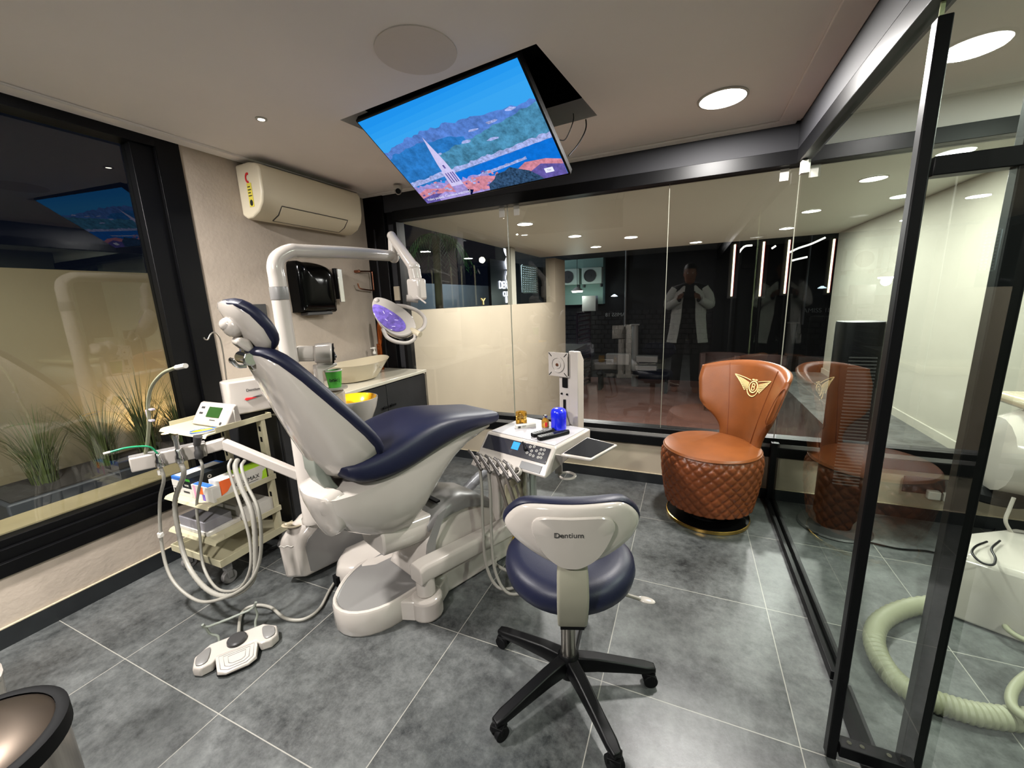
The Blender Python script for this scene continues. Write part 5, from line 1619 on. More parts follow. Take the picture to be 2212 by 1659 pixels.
a = MB(); a.pad(pc, BF, [(1.0, .017), (1.0, .0265), (.97, .0295), (.6, .0305), (.02, .031)], lambda x, y: -1.2 * x * x); obj('back_panel', a, M_white, bsh)
a = MB(); a.text('Dentium', .0225, BF @ Matrix.Translation((-.012, .012, .0312)), .0004); obj('lettering', a, M_dgrey, bsh)
a = MB()
sp = [(.185, .655, .04), (.205, .60, .044), (.212, .54, .045), (.205, .50, .045), (.190, .455, .044), (.178, .418, .043)]
a.loft([[SC + bd * (r + y) + bt * x + Vector((0, 0, z)) for x, y in ((-w, 0), (w, 0), (w, .014), (w * .85, .019), (-w * .85, .019), (-w, .014))] for r, z, w in sp])
obj('back_strap', a, M_putty, t, bevel=0.003)
a = MB(); a.box(-.035, .035, .05, .19, .402, .425, Matrix(((bt.x, bd.x, 0, SC.x), (bt.y, bd.y, 0, SC.y), (0, 0, 1, 0), (0, 0, 0, 1)))); obj('strap_arm', a, M_blk, t)

# ================================================================== tan leather chair
AC = Vector((2.79, 2.565, 0))
t = thing('lounge_chair', 'tan leather swivel tub chair with quilted sides and winged badge by the glass', 'chair', tuple(AC))
a = MB(); a.lathe([(.225, .001), (.232, .006), (.232, .018), (.215, .021), (.001, .022)], Matrix.Translation(AC), 56); pb_ = obj('base_plate', a, M_blk, t)
a = MB(); a.lathe([(.2325, .001), (.237, .003), (.237, .020), (.2325, .0225)], Matrix.Translation(AC), 56, cap=False); obj('brass_rim', a, M_gold, pb_)
a = MB(); a.lathe([(.13, .0225), (.13, .103)], Matrix.Translation(AC), 48); obj('plinth', a, M_blkm, t)
a = MB()
rings = []
NA, NZ = 240, 56
for j in range(NZ + 1):
    v = j / NZ
    z = .104 + v * .346
    base = .242 + .036 * math.sin(min(1, v * 1.15) * math.pi * .5) - .010 * max(0, v - .85) / .15
    ring = []
    for i in range(NA):
        th = 2 * math.pi * i / NA
        s_, q_ = th / (2 * math.pi) * 26, v * 5.0
        f1 = abs((s_ + q_) % 1 - .5) * 2; f2 = abs((s_ - q_) % 1 - .5) * 2
        gv = min(1 - f1, 1 - f2)
        dsp = .013 * min(1, gv * 2.2) ** .55
        if v > .93: dsp *= (1 - v) / .07
        rr2 = base - .008 + dsp
        ring.append(AC + Vector((rr2 * math.cos(th), rr2 * math.sin(th) * .98, z)))
    rings.append(ring)
a.loft(rings); obj('quilted_drum', a, M_orange2, t, sharp=180)
a = MB(); a.lathe([(.262, .4502), (.268, .456), (.262, .464), (.225, .474), (.14, .484), (.001, .487)], Matrix.Translation(AC), 64); obj('seat_cushion', a, M_orange, t)
a = MB(); a.tube([AC + Vector((.2665 * math.cos(q), .2665 * math.sin(q), .4515)) for q in [2 * math.pi * k / 60 for k in range(60)]], .0045, 8, 1, smooth=False, closed=True); obj('piping', a, M_orange, t)
# curved winged back
PH0 = R(38)
def backpt(phi, v, o):
    """phi around, v height 0..1, o outward offset"""
    r = .235 + .10 * v ** 1.2 + .02 * (abs(phi) / R(62)) ** 2 * v
    zt = .935 - .055 * (abs(phi) / R(62)) ** 2.2
    z = .40 + (zt - .40) * v
    q = PH0 + phi
    return AC + Vector(((r + o) * math.cos(q), (r + o) * math.sin(q), z))
a = MB()
def span(v):
    t_ = max(0, min(1, (v - .18) / .42)); t_ = t_ * t_ * (3 - 2 * t_)
    return R(38 + 27 * t_ - (10 * max(0, v - .85) / .15) ** 1.2 * .2)
rings = []
NV = 22
for j in range(NV + 1):
    v = j / NV
    sp_ = span(v)
    k = 30
    th = .058
    inner = [backpt(-sp_ + 2 * sp_ * i / k, v, -th / 2 * (.35 + .65 * (1 - (abs(i / k * 2 - 1)) ** 6))) for i in range(k + 1)]
    outer = [backpt(sp_ - 2 * sp_ * i / k, v, th / 2 * (.35 + .65 * (1 - (abs(i / k * 2 - 1)) ** 6))) for i in range(k + 1)]
    rings.append(inner + outer)
# round the top edge
top_c = [(rings[-1][i] + rings[-1][-1 - i]) / 2 for i in range(len(rings[-1]))]
rings.append([p * .55 + c * .45 + Vector((0, 0, .010)) for p, c in zip(rings[-1], top_c)])
rings.append([p * .12 + c * .88 + Vector((0, 0, .013)) for p, c in zip(rings[-2], top_c)])
a.loft(rings); bk = obj('backrest', a, M_orange, t, sharp=70)
a = MB()
for ph in (-34, 34):
    a.tube([backpt(R(ph) * (.68 + .32 * v), v, -.030) for v in [i / 14 for i in range(15)]], .0022, 6, 2)
obj('seam_piping', a, M_orange2, bk)
a = MB()
e_ = [backpt(-span(v) - R(.5), v, o) for v, o in ((.52, -.012), (.60, -.020), (.8, -.020), (.93, -.010), (.95, .004), (.8, .018), (.60, .014), (.52, .0))]
a.tube(e_, .0022, 6, 3, closed=True); obj('wing_panel_seam', a, M_orange2, bk)
# winged badge on the inner face
def onb(x, y):   # badge plane coordinates -> inner surface
    x, y = x * 1.75, y * 1.75
    ph = -x / .31
    v = .74 + y / .53
    return backpt(R(-1) + ph * -1 * -1, v, -.0305)
a = MB()
def strip(p, q, w0, w1):
    n_ = 4
    L1, L2 = [], []
    for i in range(n_ + 1):
        s_ = i / n_
        x, y = p[0] + (q[0] - p[0]) * s_, p[1] + (q[1] - p[1]) * s_
        dx, dy = q[0] - p[0], q[1] - p[1]
        l_ = math.hypot(dx, dy); nx, ny = -dy / l_, dx / l_
        w = w0 + (w1 - w0) * s_
        L1.append(onb(x + nx * w, y + ny * w)); L2.append(onb(x - nx * w, y - ny * w))
    mid = AC + Vector((0, 0, .7))
    for i in range(n_):
        vs = [a.v(c) for c in (L1[i], L1[i + 1], L2[i + 1], L2[i])]
        a.face(vs)
        vt = [a.v(c + (Vector((AC.x, AC.y, c.z)) - c).normalized() * .0022) for c in (L1[i], L1[i + 1], L2[i + 1], L2[i])]
        a.face(vt)
        for m_ in range(4): a.face([vs[m_], vs[(m_ + 1) % 4], vt[(m_ + 1) % 4], vt[m_]])
for sgn in (-1, 1):
    for k in range(9):
        y0 = .014 - k * .0032
        tipx = .082 - k * .0056; tipy = .034 - k * .0058
        strip((sgn * .022, y0 * .8), (sgn * tipx, tipy), .0005, .0011)
    strip((sgn * .016, .020), (sgn * .084, .038), .0009, .0009)
    strip((sgn * .084, .038), (sgn * .036, -.016), .0006, .0006)
def ringst(cx, cy, r, w, n_=20, q0=0, q1=360):
    for i in range(n_):
        a0, a1 = R(q0 + (q1 - q0) * i / n_), R(q0 + (q1 - q0) * (i + 1) / n_)
        strip((cx + r * math.cos(a0), cy + r * math.sin(a0)), (cx + r * math.cos(a1), cy + r * math.sin(a1)), w, w)
ringst(0, 0, .019, .0018)
ringst(0, -.006, .026, .0014, 16, 190, 350)
strip((-.006, -.011), (-.006, .011), .0016, .0016)
ringst(0, .0055, .0055, .0014, 10, -100, 100); ringst(0, -.0055, .0062, .0014, 10, -100, 100)
strip((-.006, .011), (0, .011), .0013, .0013); strip((-.006, 0), (0, 0), .0013, .0013); strip((-.006, -.0115), (0, -.0115), .0013, .0013)
strip((-.012, .024), (.012, .024), .002, .002)
obj('winged_badge', a, M_thread, bk, sharp=20)

# ================================================================== trolley
t = thing('utility_trolley', 'cream four shelf metal trolley on casters under the left window', 'trolley', (.36, 1.2, 0))
TX0, TX1, TY0, TY1 = .17, .56, 1.03, 1.37
M4 = M_trol
def shelf(z, x0, x1, y0, y1, lip=.022, notch=False):
    a = MB()
    a.box(x0, x1, y0, y1, z, z + .006)
    a.box(x0, x1, y1 - .004, y1, z + .006, z + .006 + lip)
    a.box(x0, x0 + .004, y0 + .03, y1 - .004, z + .006, z + .006 + lip)
    a.box(x1 - .004, x1, y0 + .03, y1 - .004, z + .006, z + .006 + lip)
    # rolled front edge
    a.loft([[Vector((x, y0 + dy, z + dz)) for dy, dz in ((.001, .0061), (-.012, .002), (-.020, -.010), (-.017, -.011), (-.010, -.001), (.001, .0))] for x in (x0, x1)])
    return a
obj('top_shelf', shelf(.785, TX0 + .01, TX1, TY0 + .05, TY1 + .03), M4, t)
obj('shelf', shelf(.44, TX0 + .03, TX1, TY0, TY1), M4, t)
obj('shelf', shelf(.25, TX0, TX1, TY0, TY1), M4, t)
a = MB(); a.box(TX0 - .02, TX1, TY0 - .01, TY1 + .05, .125, .131); a.box(TX0 - .02, TX1, TY0 - .014, TY0 - .010, .118, .155); a.box(TX1, TX1 + .004, TY0 - .014, TY1 + .05, .118, .155); a.box(TX0 - .024, TX0 - .02, TY0 - .014, TY1 + .05, .118, .155)
obj('bottom_shelf', a, M4, t)
for x in (TX0 + .012, TX1 - .05):
    a = MB(); a.box(x, x + .045, TY1 - .028, TY1 - .006, .132, .784); up = obj('upright', a, M4, t, bevel=0.002)
    a = MB()
    for z in (.34, .54, .66, .72): a.box(x + .015, x + .030, TY1 - .0285 - .001, TY1 - .0281, z, z + .028)
    obj('punched_slots', a, M_blkm, up)
for x in (TX0 + .02, TX1 - .03):
    for y in (TY0 + .03, TY1):
        a = MB(); a.cyl((x - .012, y, .034), (x + .012, y, .034), .034, 24); a.box(x - .018, x + .018, y - .015, y + .015, .07, .1175); a.box(x - .018, x - .0125, y - .012, y + .012, .03, .07); a.box(x + .0125, x + .018, y - .012, y + .012, .03, .07)
        obj('caster', a, M_grey, t, bevel=0.002)
# cartons on the trolley
def carton(name, label, px0, px1, z, depth, h, mats, deco=None, zr=0, cat='box', group=None):
    p0, p1 = at(*px0, 'z', z), at(*px1, 'z', z)
    d_ = p1 - p0; m_ = frame(p0, d_, (-d_.y, d_.x, 0)); L_ = d_.length
    t_ = thing(name, label, cat, tuple(p0), 0, group)
    a_ = MB(); a_.box(0, L_, 0, depth, .0005, h, m_); obj('carton', a_, mats[0], t_, bevel=0.001)
    if deco:
        deco(m_, L_, depth, h, t_)
    return t_
def patch(mb_, m_, x0, x1, z0, z1, y=-.0008):
    mb_.box(x0, x1, y, 0, z0, z1, m_)
M_dkbox = mat('dark_carton', '15191c', 0.4)
# middle shelf
m_ = Matrix(((1, 0, 0, .25), (0, 1, 0, 1.10), (0, 0, 1, .4462), (0, 0, 0, 1)))
t_ = thing('glove_box', 'white carton with a dark edge lying at the front left of the trolley shelf', 'box', (.30, 1.08, .447))
a = MB(); a.box(-.03, .13, -.05, .16, .0005, .045, m_); obj('carton', a, M_paper, t_, bevel=0.001)
a = MB(); a.box(-.02, .03, -.0508, -.05, .02, .035, m_); a.box(.06, .11, -.0508, -.05, .02, .03, m_); obj('print', a, M_dgrey, t_)
t_ = thing('glove_box', 'blue and black carton lying on top of the white carton at the front left', 'box', (.30, 1.08, .493))
a = MB(); a.box(-.03, .06, -.05, .17, .0460, .098, m_); obj('carton', a, M_bprint, t_, bevel=0.001)
a = MB(); a.box(-.03, .06, -.051, -.0502, .047, .080, m_); a.box(-.02, .05, -.04, .15, .0982, .099, m_); obj('label_panel', a, M_paper, t_, label='white printed panel')
t_ = thing('glove_box', 'black carton with a green stripe beside the blue one', 'box', (.36, 1.08, .493))
a = MB(); a.box(.062, .13, -.05, .19, .0460, .105, m_); obj('carton', a, M_dkbox, t_, bevel=0.001)
a = MB(); a.box(.062, .13, -.051, -.0502, .086, .099, m_); obj('stripe', a, M_green, t_)
a = MB(); a.text('BASIC', .014, m_ @ frame((.096, -.0505, .062), (1, 0, 0), (0, 0, 1)), .0003); a.lathe([(.01, 0), (.01, .001), (.005, .001), (.005, 0)], m_ @ frame((.1305, .04, .08), (0, 1, 0), (0, 0, 1)), 16, cap=False); obj('print', a, M_paper, t_)
t_ = thing('glove_box', 'open white glove carton with orange, violet and lime print at the front of the shelf', 'box', (.45, 1.06, .447))
a = MB(); a.box(.132, .30, -.05, -.012, .0005, .075, m_); obj('carton', a, M_paper, t_, bevel=0.001)
a = MB(); a.mi = 0; a.box(.150, .165, -.051, -.0502, .001, .074, m_); a.mi = 1; a.box(.19, .225, -.0512, -.0503, .035, .074, m_); a.mi = 2; a.box(.215, .235, -.0511, -.0502, .002, .034, m_); a.mi = 3; a.box(.14, .26, -.045, -.016, .0752, .077, m_)
obj('print', a, [M_pink, M_orp, M_violet, M_bprint], t_)
m3 = Matrix(((0, -1, 0, .545), (1, 0, 0, 1.06), (0, 0, 1, .4462), (0, 0, 0, 1)))   # face towards +X
t_ = thing('glove_box', 'white carton lettered OENMAX with orange and lime swirls on the right of the shelf', 'box', (.5, 1.2, .447))
a = MB(); a.box(.03, .27, .0, .085, .0005, .095, m3); obj('carton', a, M_paper, t_, bevel=0.001)
a = MB()
a.mi = 0; a.prism([(.03, .02), (.06, .03), (.085, .06), (.10, .095), (.03, .095)], -.001, -.0002, m3 @ Matrix(((1, 0, 0, 0), (0, 0, 1, 0), (0, 1, 0, 0), (0, 0, 0, 1))))
a.mi = 1; a.prism([(.235, .012), (.27, .012), (.27, .07), (.25, .06), (.245, .035)], -.001, -.0002, m3 @ Matrix(((1, 0, 0, 0), (0, 0, 1, 0), (0, 1, 0, 0), (0, 0, 0, 1))))
a.mi = 2; a.text('OENMAX', .030, m3 @ frame((.165, -.0008, .045), (1, 0, 0), (0, 0, 1)), .0003); a.box(.11, .22, -.001, -.0002, .026, .0285, m3)
a.mi = 1; a.box(.12, .27, .0, .084, .0952, .097, m3)
obj('print', a, [M_orp, M_lime, M_ink], t_)
# third shelf
t_ = thing('instrument_case', 'flat grey case lying at the front of the third trolley shelf', 'case', (.36, 1.15, .257))
a = MB(); a.box(.23, .45, 1.04, 1.17, .2755, .325); obj('case', a, mat('grey_case', '77757a', 0.4), t_, bevel=0.002)
t_ = thing('flat_carton', 'thin white carton under the grey case', 'box', (.36, 1.15, .257))
a = MB(); a.box(.225, .47, 1.035, 1.20, .2565, .275); obj('carton', a, M_paper, t_, bevel=0.001)
t_ = thing('storage_carton', 'white carton marked DENT behind the grey case', 'box', (.45, 1.3, .257))
a = MB(); a.box(.24, .54, 1.205, 1.34, .2565, .335); obj('carton', a, M_paper, t_, bevel=0.001)
a = MB(); a.text('DENT', .045, frame((.40, 1.25, .3355), (.8, -.5, 0), (.5, .8, 0)), .0004); obj('print', a, M_ink, t_)

# devices on the top shelf
t_ = thing('endo_motor', 'small white device with a dark green display on the trolley top', 'dental device', (.36, 1.2, .792))
dm = frame(at(470, 928, 'z', .7925), at(530, 918, 'z', .7925) - at(470, 928, 'z', .7925), (-.1, 1, 0))
qa = at(414, 917, 'z', .7925); qb = at(486, 927, 'z', .7925)
dx_ = (qb - qa).normalized(); L_ = (qb - qa).length
dm = frame(qa, dx_, (-dx_.y, dx_.x, 0))
a = MB()
a.loft([[dm @ Vector((x, y, z)) for y, z in ((0, .0005), (.0, .012), (.06, .105), (.08, .108), (.09, .0005))] for x in (0, L_)])
obj('housing', a, M_white, t_, bevel=0.008, seg=3)
pfm = frame(dm @ Vector((0, 0, .012)), dx_, (dm @ Vector((0, .06, .105))) - (dm @ Vector((0, 0, .012))))
a = MB(); a.box(L_ * .36, L_ * .74, .038, .092, .0004, .003, pfm); obj('display', a, mat('lcd_green', '23401c', 0.15), t_)
a = MB()
for k in range(2): a.box(L_ * .12, L_ * .22, .05 + .03 * k, .06 + .03 * k, .0004, .0012, pfm)
a.box(L_ * .5, L_ * .66, .022, .026, .0004, .001, pfm); a.lathe([(.008, .0), (.008, .001), (.001, .001)], pfm @ Matrix.Translation((L_ * .85, .012, .0004)), 16)
obj('keys', a, M_dgrey, t_)
t_ = thing('paper_tray', 'white tray pad with yellow card and blue cord at the front of the trolley top', 'tray', (.5, 1.12, .79))
p_ = at(438, 934, 'z', .7935)
a = MB(); a.pad([(.055 * math.cos(q), .032 * math.sin(q)) for q in [2 * math.pi * k / 28 for k in range(28)]], frame((p_.x, p_.y, p_.z), (.5, .86, 0), (-.86, .5, 0)), [(1, 0), (1, .004), (.9, .006), (.02, .006)]); obj('pad', a, M_paper, t_)
a = MB(); fm_ = frame((p_.x, p_.y, p_.z + .0062), (.5, .86, 0), (-.86, .5, 0)); a.prism([(-.045, -.005), (-.025, .018), (.03, .018), (.042, .0), (.03, -.018), (-.01, -.02)], 0, .006, fm_); obj('card', a, M_ylw, t_)
a = MB(); a.tube([fm_ @ Vector((.055 * math.cos(q), .030 * math.sin(q), .004)) for q in [R(d) for d in range(-150, 170, 20)]], .0025, 8, 2); obj('cord', a, M_bprint, t_)
# big white unit with red handle
t_ = thing('suction_tank', 'white rounded unit lettered Dentium with a red and silver handle on the trolley', 'dental device', (.5, 1.3, .79))
ga, gb = at(500, 912, 'z', .80), at(622, 886, 'z', .80)
gx = (gb - ga).normalized(); gl_ = (gb - ga).length
gm = frame(ga, gx, (-gx.y, gx.x, 0))
prf = [(.0, .03), (.012, .008), (.04, .0), (gl_ - .02, .0), (gl_, .02), (gl_, .10), (gl_ - .02, .12), (.04, .12), (.012, .11), (.0, .09)]
a = MB(); a.loft([[gm @ Vector((x, y, z)) for x, y in prf] for z in (.028, .205)]); obj('housing', a, M_white, t_, bevel=0.008, seg=3)
a = MB(); a.box(.015, gl_ - .02, .02, .10, -.0065, .0275, gm); obj('foot', a, M_blk, t_)
a = MB(); a.text('Dentium', .020, gm @ frame((gl_ * .45, -.0006, .15), (1, 0, 0), (0, 0, 1)), .0004); obj('lettering', a, M_dgrey, t_)
a = MB(); a.mi = 0; a.prism([(.075, .105), (.082, .112), (.13, .108), (.13, .106), (.082, .098)], 0, .006, gm @ frame((0, -.0008, 0), (1, 0, 0), (0, 0, 1))); a.mi = 1; a.prism([(.11, .111), (.155, .118), (.157, .110), (.13, .108)], 0, .006, gm @ frame((0, -.0008, 0), (1, 0, 0), (0, 0, 1)))
obj('handle', a, [M_red, M_chrome], t_)
t_ = thing('cardboard_box', 'small folded white box leaning against the white unit on the trolley', 'box', (.45, 1.2, .79))
ka, kb = at(490, 921, 'z', .793), at(512, 918, 'z', .793)
kx = (kb - ka).normalized(); km = frame(ka, kx, (-kx.y, kx.x, 0))
a = MB(); a.box(.006, .042, -.016, -.002, .0005, .085, km @ Matrix.Rotation(R(3), 4, 'Y')); obj('carton', a, M_paper, t_, bevel=0.002)
# hook pole
t_ = thing('hook_pole', 'thin metal pole with a curled hook rising from the trolley', 'pole', (.35, 1.32, .79))
a = MB(); a.tube([at(x, y, 'x', .35) for x, y in ((497, 905), (495, 870), (487, 800), (480, 750), (474, 728), (463, 718), (455, 722), (449, 733), (443, 733), (440, 729))], .0035, 10, 6); obj('pole', a, M_steel, t_)
a = MB(); q = at(497, 905, 'x', .35); a.cyl((q.x, q.y, .7925), (q.x, q.y, max(.80, q.z)), .012, 14); obj('socket', a, M_dgrey, t_)

# ================================================================== pedal bin and white box, lower left
BCn = Vector((1.228, .125, 0))
bz_ = .45
r_ = .166
t_ = thing('pedal_bin', 'brushed steel bin with a black rim in the near left corner of the view', 'bin', tuple(BCn))
a = MB(); a.lathe([(r_ - .018, .012), (r_ - .010, .02), (r_ - .010, bz_ - .05)], Matrix.Translation(BCn), 56); obj('body', a, M_steel, t_)
a = MB(); a.lathe([(r_ - .006, .001), (r_ - .006, .02)], Matrix.Translation(BCn), 48); obj('base_ring', a, M_blk, t_)
a = MB(); a.lathe([(r_ - .008, bz_ - .05), (r_, bz_ - .045), (r_, bz_ - .005), (r_ - .012, bz_), (r_ - .022, bz_ - .002)], Matrix.Translation(BCn), 56, cap=False); obj('rim', a, M_blkm, t_)
a = MB(); a.lathe([(r_ - .0225, bz_ - .006), (r_ - .04, bz_ + .004), (r_ * .5, bz_ + .014), (.001, bz_ + .016)], Matrix.Translation(BCn), 56); obj('lid', a, mat('bronze_lid', '4f463e', 0.38, metal=0.9), t_)
t_ = thing('plastic_tub', 'white rounded plastic tub at the left edge behind the steel bin', 'tub', (.56, .33, 0))
a = MB(); 
pp = at(30, 1462, 'z', .22) + Vector((-.02, -.01, 0))
a.pad([(p.x, p.y) for p in catmull([(-.12, -.09, 0), (.12, -.09, 0), (.12, .09, 0), (-.12, .09, 0)], 6, True)], Matrix.Translation((pp.x - .225, pp.y - .085, -.068)), [(.85, .070), (.9, .078), (.98, .18), (1, .225)]); obj('body', a, M_white, t_)
a = MB(); a.pad([(p.x, p.y) for p in catmull([(-.12, -.09, 0), (.12, -.09, 0), (.12, .09, 0), (-.12, .09, 0)], 6, True)], Matrix.Translation((pp.x - .225, pp.y - .085, -.068)), [(1.0, .2255), (1.03, .232), (1.03, .245), (.95, .255), (.5, .260), (.02, .261)]); obj('lid', a, M_white, t_)

# ================================================================== neighbouring room
t_ = thing('tower_fan', 'tall black tower fan on a round grey base beyond the glass partition', 'fan', (3.45, 2.66, 0))
TC = Vector((3.462, 2.665, 0))
a = MB(); a.lathe([(.175, .001), (.178, .006), (.17, .014), (.001, .016)], Matrix.Translation(TC), 48); obj('base', a, M_dgrey, t_)
o_ = [(p.x, p.y) for p in catmull([(-.075, -.07, 0), (.075, -.07, 0), (.085, .06, 0), (-.085, .06, 0)], 6, True)]
a = MB(); a.pad(o_, Matrix.Translation(TC), [(.8, .0165), (.85, .05), (1, .08), (1, 1.17), (.98, 1.185), (.3, 1.187), (.02, 1.187)]); bd_ = obj('column', a, M_blk, t_)
a = MB()
for i in range(40):
    z = .30 + i * .018
    a.box(-.058, .058, -.0945, -.0885, z, z + .006, Matrix.Translation(TC))
obj('grille', a, M_dgrey, bd_)
t_ = thing('power_cable', 'black power cable running along the floor from the tower fan', 'cable', (3.6, 2.5, 0))
a = MB(); a.tube([at(x, y, 'z', .006) for x, y in ((1728, 1128), (1760, 1152), (1820, 1160), (1880, 1172), (1940, 1185), (2000, 1190), (2050, 1200), (2080, 1198), (2110, 1180), (2140, 1152), (2150, 1142))], .0045, 8, 6); obj('cable', a, M_blk, t_)
t_ = thing('power_cable', 'thin black cable loop lying over the white base of the second chair', 'cable', (3.8, 2.2, .3))
a = MB(); a.tube([at(x, y, 'z', .30) for x, y in ((2132, 1170), (2108, 1180), (2100, 1195), (2120, 1215), (2145, 1220), (2150, 1205), (2142, 1185), (2160, 1168))], .004, 8, 6); obj('cable', a, M_blk, t_)
a = MB(); p_ = at(1962, 1058, 'y', YB - .012); a.box(p_.x - .03, p_.x + .28, YB - .018, YB - .0108, .17, .27); obj('socket_plate', a, M_dgrey, label='dark long socket plate on the low wall of the neighbouring room', cat='socket', bevel=0.002)
for k, px in enumerate((2015, 2050)):
    p_ = at(px, 1068 + 6 * k, 'y', YB - .03)
    a = MB(); a.box(p_.x - .028, p_.x + .028, YB - .055, YB - .0185, p_.z - .025, p_.z + .025); obj('power_plug', a, M_paper, label=('left' if k == 0 else 'right') + ' white plug in the dark socket plate', cat='plug', group='white plugs', bevel=0.006)
# second dental chair, partly in view
t2 = thing('dental_chair', 'second dental chair with pale body beyond the glass at the right edge', 'dental chair', (4.15, 2.25, 0))
a = MB()
bp_ = [at(x, y, 'z', .26) for x, y in ((2075, 1192), (2108, 1166), (2212, 1185))]
P0 = [(3.66, 2.02), (3.72, 2.22), (4.0, 2.38), (4.6, 2.3), (4.65, 1.95), (4.1, 1.82)]
a.loft([[Vector((4.1 + (x - 4.1) * s_, 2.1 + (y - 2.1) * s_, z)) for x, y in P0] for s_, z in ((1.0, .004), (1.0, .18), (.93, .27), (.85, .285))]); obj('base', a, M_white, t2, bevel=0.02, seg=3)
a = MB(); a.lathe([(.08, .286), (.075, .34), (.07, .45)], Matrix.Translation((4.12, 2.25, 0)), 24); obj('column', a, M_white, t2)
a = MB(); a.box(3.98, 4.12, 2.02, 2.12, .286, .32); obj('junction_block', a, M_white, t2, bevel=0.004)
a = MB()
a.loft([[Vector((x, 2.42 + y * w, z + zz * h)) for y, zz in [(math.cos(R(q)), math.sin(R(q))) for q in range(0, 360, 20)]] for x, w, h, z in ((3.90, .05, .10, .60), (3.93, .14, .17, .60), (4.05, .22, .20, .62), (4.4, .24, .20, .64), (4.8, .22, .16, .66))]); obj('body_shell', a, M_white, t2)
a = MB(); a.box(3.98, 4.9, 2.24, 2.60, .805, .86); obj('cushion', a, M_cream, t2, bevel=0.03, seg=4)
a = MB(); a.lathe([(.12, .36), (.13, .37), (.13, .40), (.10, .42)], Matrix.Translation((4.0, 2.5, 0)), 28); obj('swivel', a, M_blkm, t2)
a = MB(); a.tube([at(x, y, 'y', 2.3) for x, y in ((2190, 1075), (2180, 1100), (2172, 1125), (2185, 1150), (2200, 1165))], .007, 8, 6); obj('white_tube', a, M_white, t2)
a = MB()
hpn = [(2260, 1312), (2205, 1311), (2130, 1306), (2050, 1304), (1985, 1308), (1935, 1322), (1900, 1345), (1888, 1375), (1895, 1410), (1918, 1450), (1950, 1482), (1990, 1505), (2040, 1522), (2100, 1540), (2160, 1550), (2230, 1556)]
P_ = [at(x, y, 'z', .034) for x, y in hpn]
a.tube(P_, lambda u, i: .031 + .004 * (i % 2), 18, 8)
a.tube([at(x, y, 'z', .05) for x, y in ((2212, 1325), (2190, 1330), (2172, 1350), (2190, 1370), (2230, 1390))], .010, 10, 6)
a.tube([at(x, y, 'z', .075) for x, y in ((2250, 1440), (2205, 1470), (2185, 1500), (2190, 1530), (2230, 1560))], .014, 10, 6)
obj('suction_hose', a, M_hosel, t2)
a = MB(); p_ = at(2203, 850, 'y', YB - .02)
t_ = None
a = MB(); a.box(4.30, 4.55, 2.70, 2.84, .90, 1.08); obj('wall_cabinet', a, M_putty, label='pale grey green box above the second dental chair', cat='box', bevel=0.01)

# ================================================================== photographer, seen only as a reflection
M_skin = mat('brown_skin', '7a4f38', 0.5)
M_coat = mat('white_coat', 'cfcdc6', 0.8, bump=0.3, bscale=12)
M_shirt = mat('black_shirt', '0d0d0f', 0.8)
M_hair = mat('black_hair', '080707', 0.6, bump=0.6, bscale=120)
M_trous = mat('black_trousers', '0c0c0e', 0.85)
M_shoe = mat('brown_shoes', '4a2a18', 0.4)
PC = Vector((2.63, -0.30, 0))
per = thing('person', 'person in open white coat and black trousers holding a phone, reflected in the glass', 'person', tuple(PC))
def skin_obj(name, verts, edges, radii, material, parent, root=0, lv=2):
    me = bpy.data.meshes.new(name)
    W = WM[parent.name]
    inv = W.inverted()
    me.from_pydata([inv @ Vector(v) for v in verts], edges, [])
    me.update()
    o = link(bpy.data.objects.new(name, me))
    o.parent = parent
    WM[o.name] = W
    me.materials.append(material)
    o.modifiers.new('skin', 'SKIN').use_smooth_shade = True
    layer = me.skin_vertices[0].data if me.skin_vertices else None
    if layer is None:
        bm_ = bmesh.new(); bm_.from_mesh(me); bm_.verts.layers.skin.verify(); bm_.to_mesh(me); bm_.free()
        layer = me.skin_vertices[0].data
    for i, r in enumerate(radii):
        layer[i].radius = r if isinstance(r, tuple) else (r, r)
        layer[i].use_root = (i == root)
    s = o.modifiers.new('sub', 'SUBSURF'); s.levels = s.render_levels = lv
    return o
c = PC
V = lambda x, y, z: (c.x + x, c.y + y, z)
# body in one surface: legs, hips, torso, neck, arms
vs = [V(0, 0, .95), V(0, 0, 1.12), V(0, -.01, 1.30), V(0, 0, 1.44), V(0, .01, 1.52),
      V(-.10, 0, .90), V(-.12, .02, .50), V(-.13, 0, .10), V(.10, 0, .90), V(.13, .02, .50), V(.15, 0, .10),
      V(-.17, 0, 1.42), V(-.25, .04, 1.22), V(-.10, .17, 1.30), V(.17, 0, 1.42), V(.26, .04, 1.20), V(.10, .17, 1.29)]
es = [(0, 1), (1, 2), (2, 3), (3, 4), (0, 5), (5, 6), (6, 7), (0, 8), (8, 9), (9, 10), (3, 11), (11, 12), (12, 13), (3, 14), (14, 15), (15, 16)]
rd = [(.15, .11), (.15, .105), (.16, .11), (.12, .09), .055, .095, .065, .05, .095, .065, .05, .07, .048, .032, .07, .048, .032]
body = skin_obj('body', vs, es, rd, M_shirt, per)
a = MB()
for sx in (-1, 1):
    a.loft([[Vector(V(sx * x + rx * math.cos(q), y + ry * math.sin(q), z)) for q in [2 * math.pi * k / 18 for k in range(18)]] for x, y, z, rx, ry in ((.09, 0, .98, .10, .11), (.105, .0, .85, .095, .10), (.12, .015, .5, .075, .08), (.135, .0, .12, .065, .07), (.14, .0, .06, .068, .075))])
obj('trousers', a, M_trous, per)
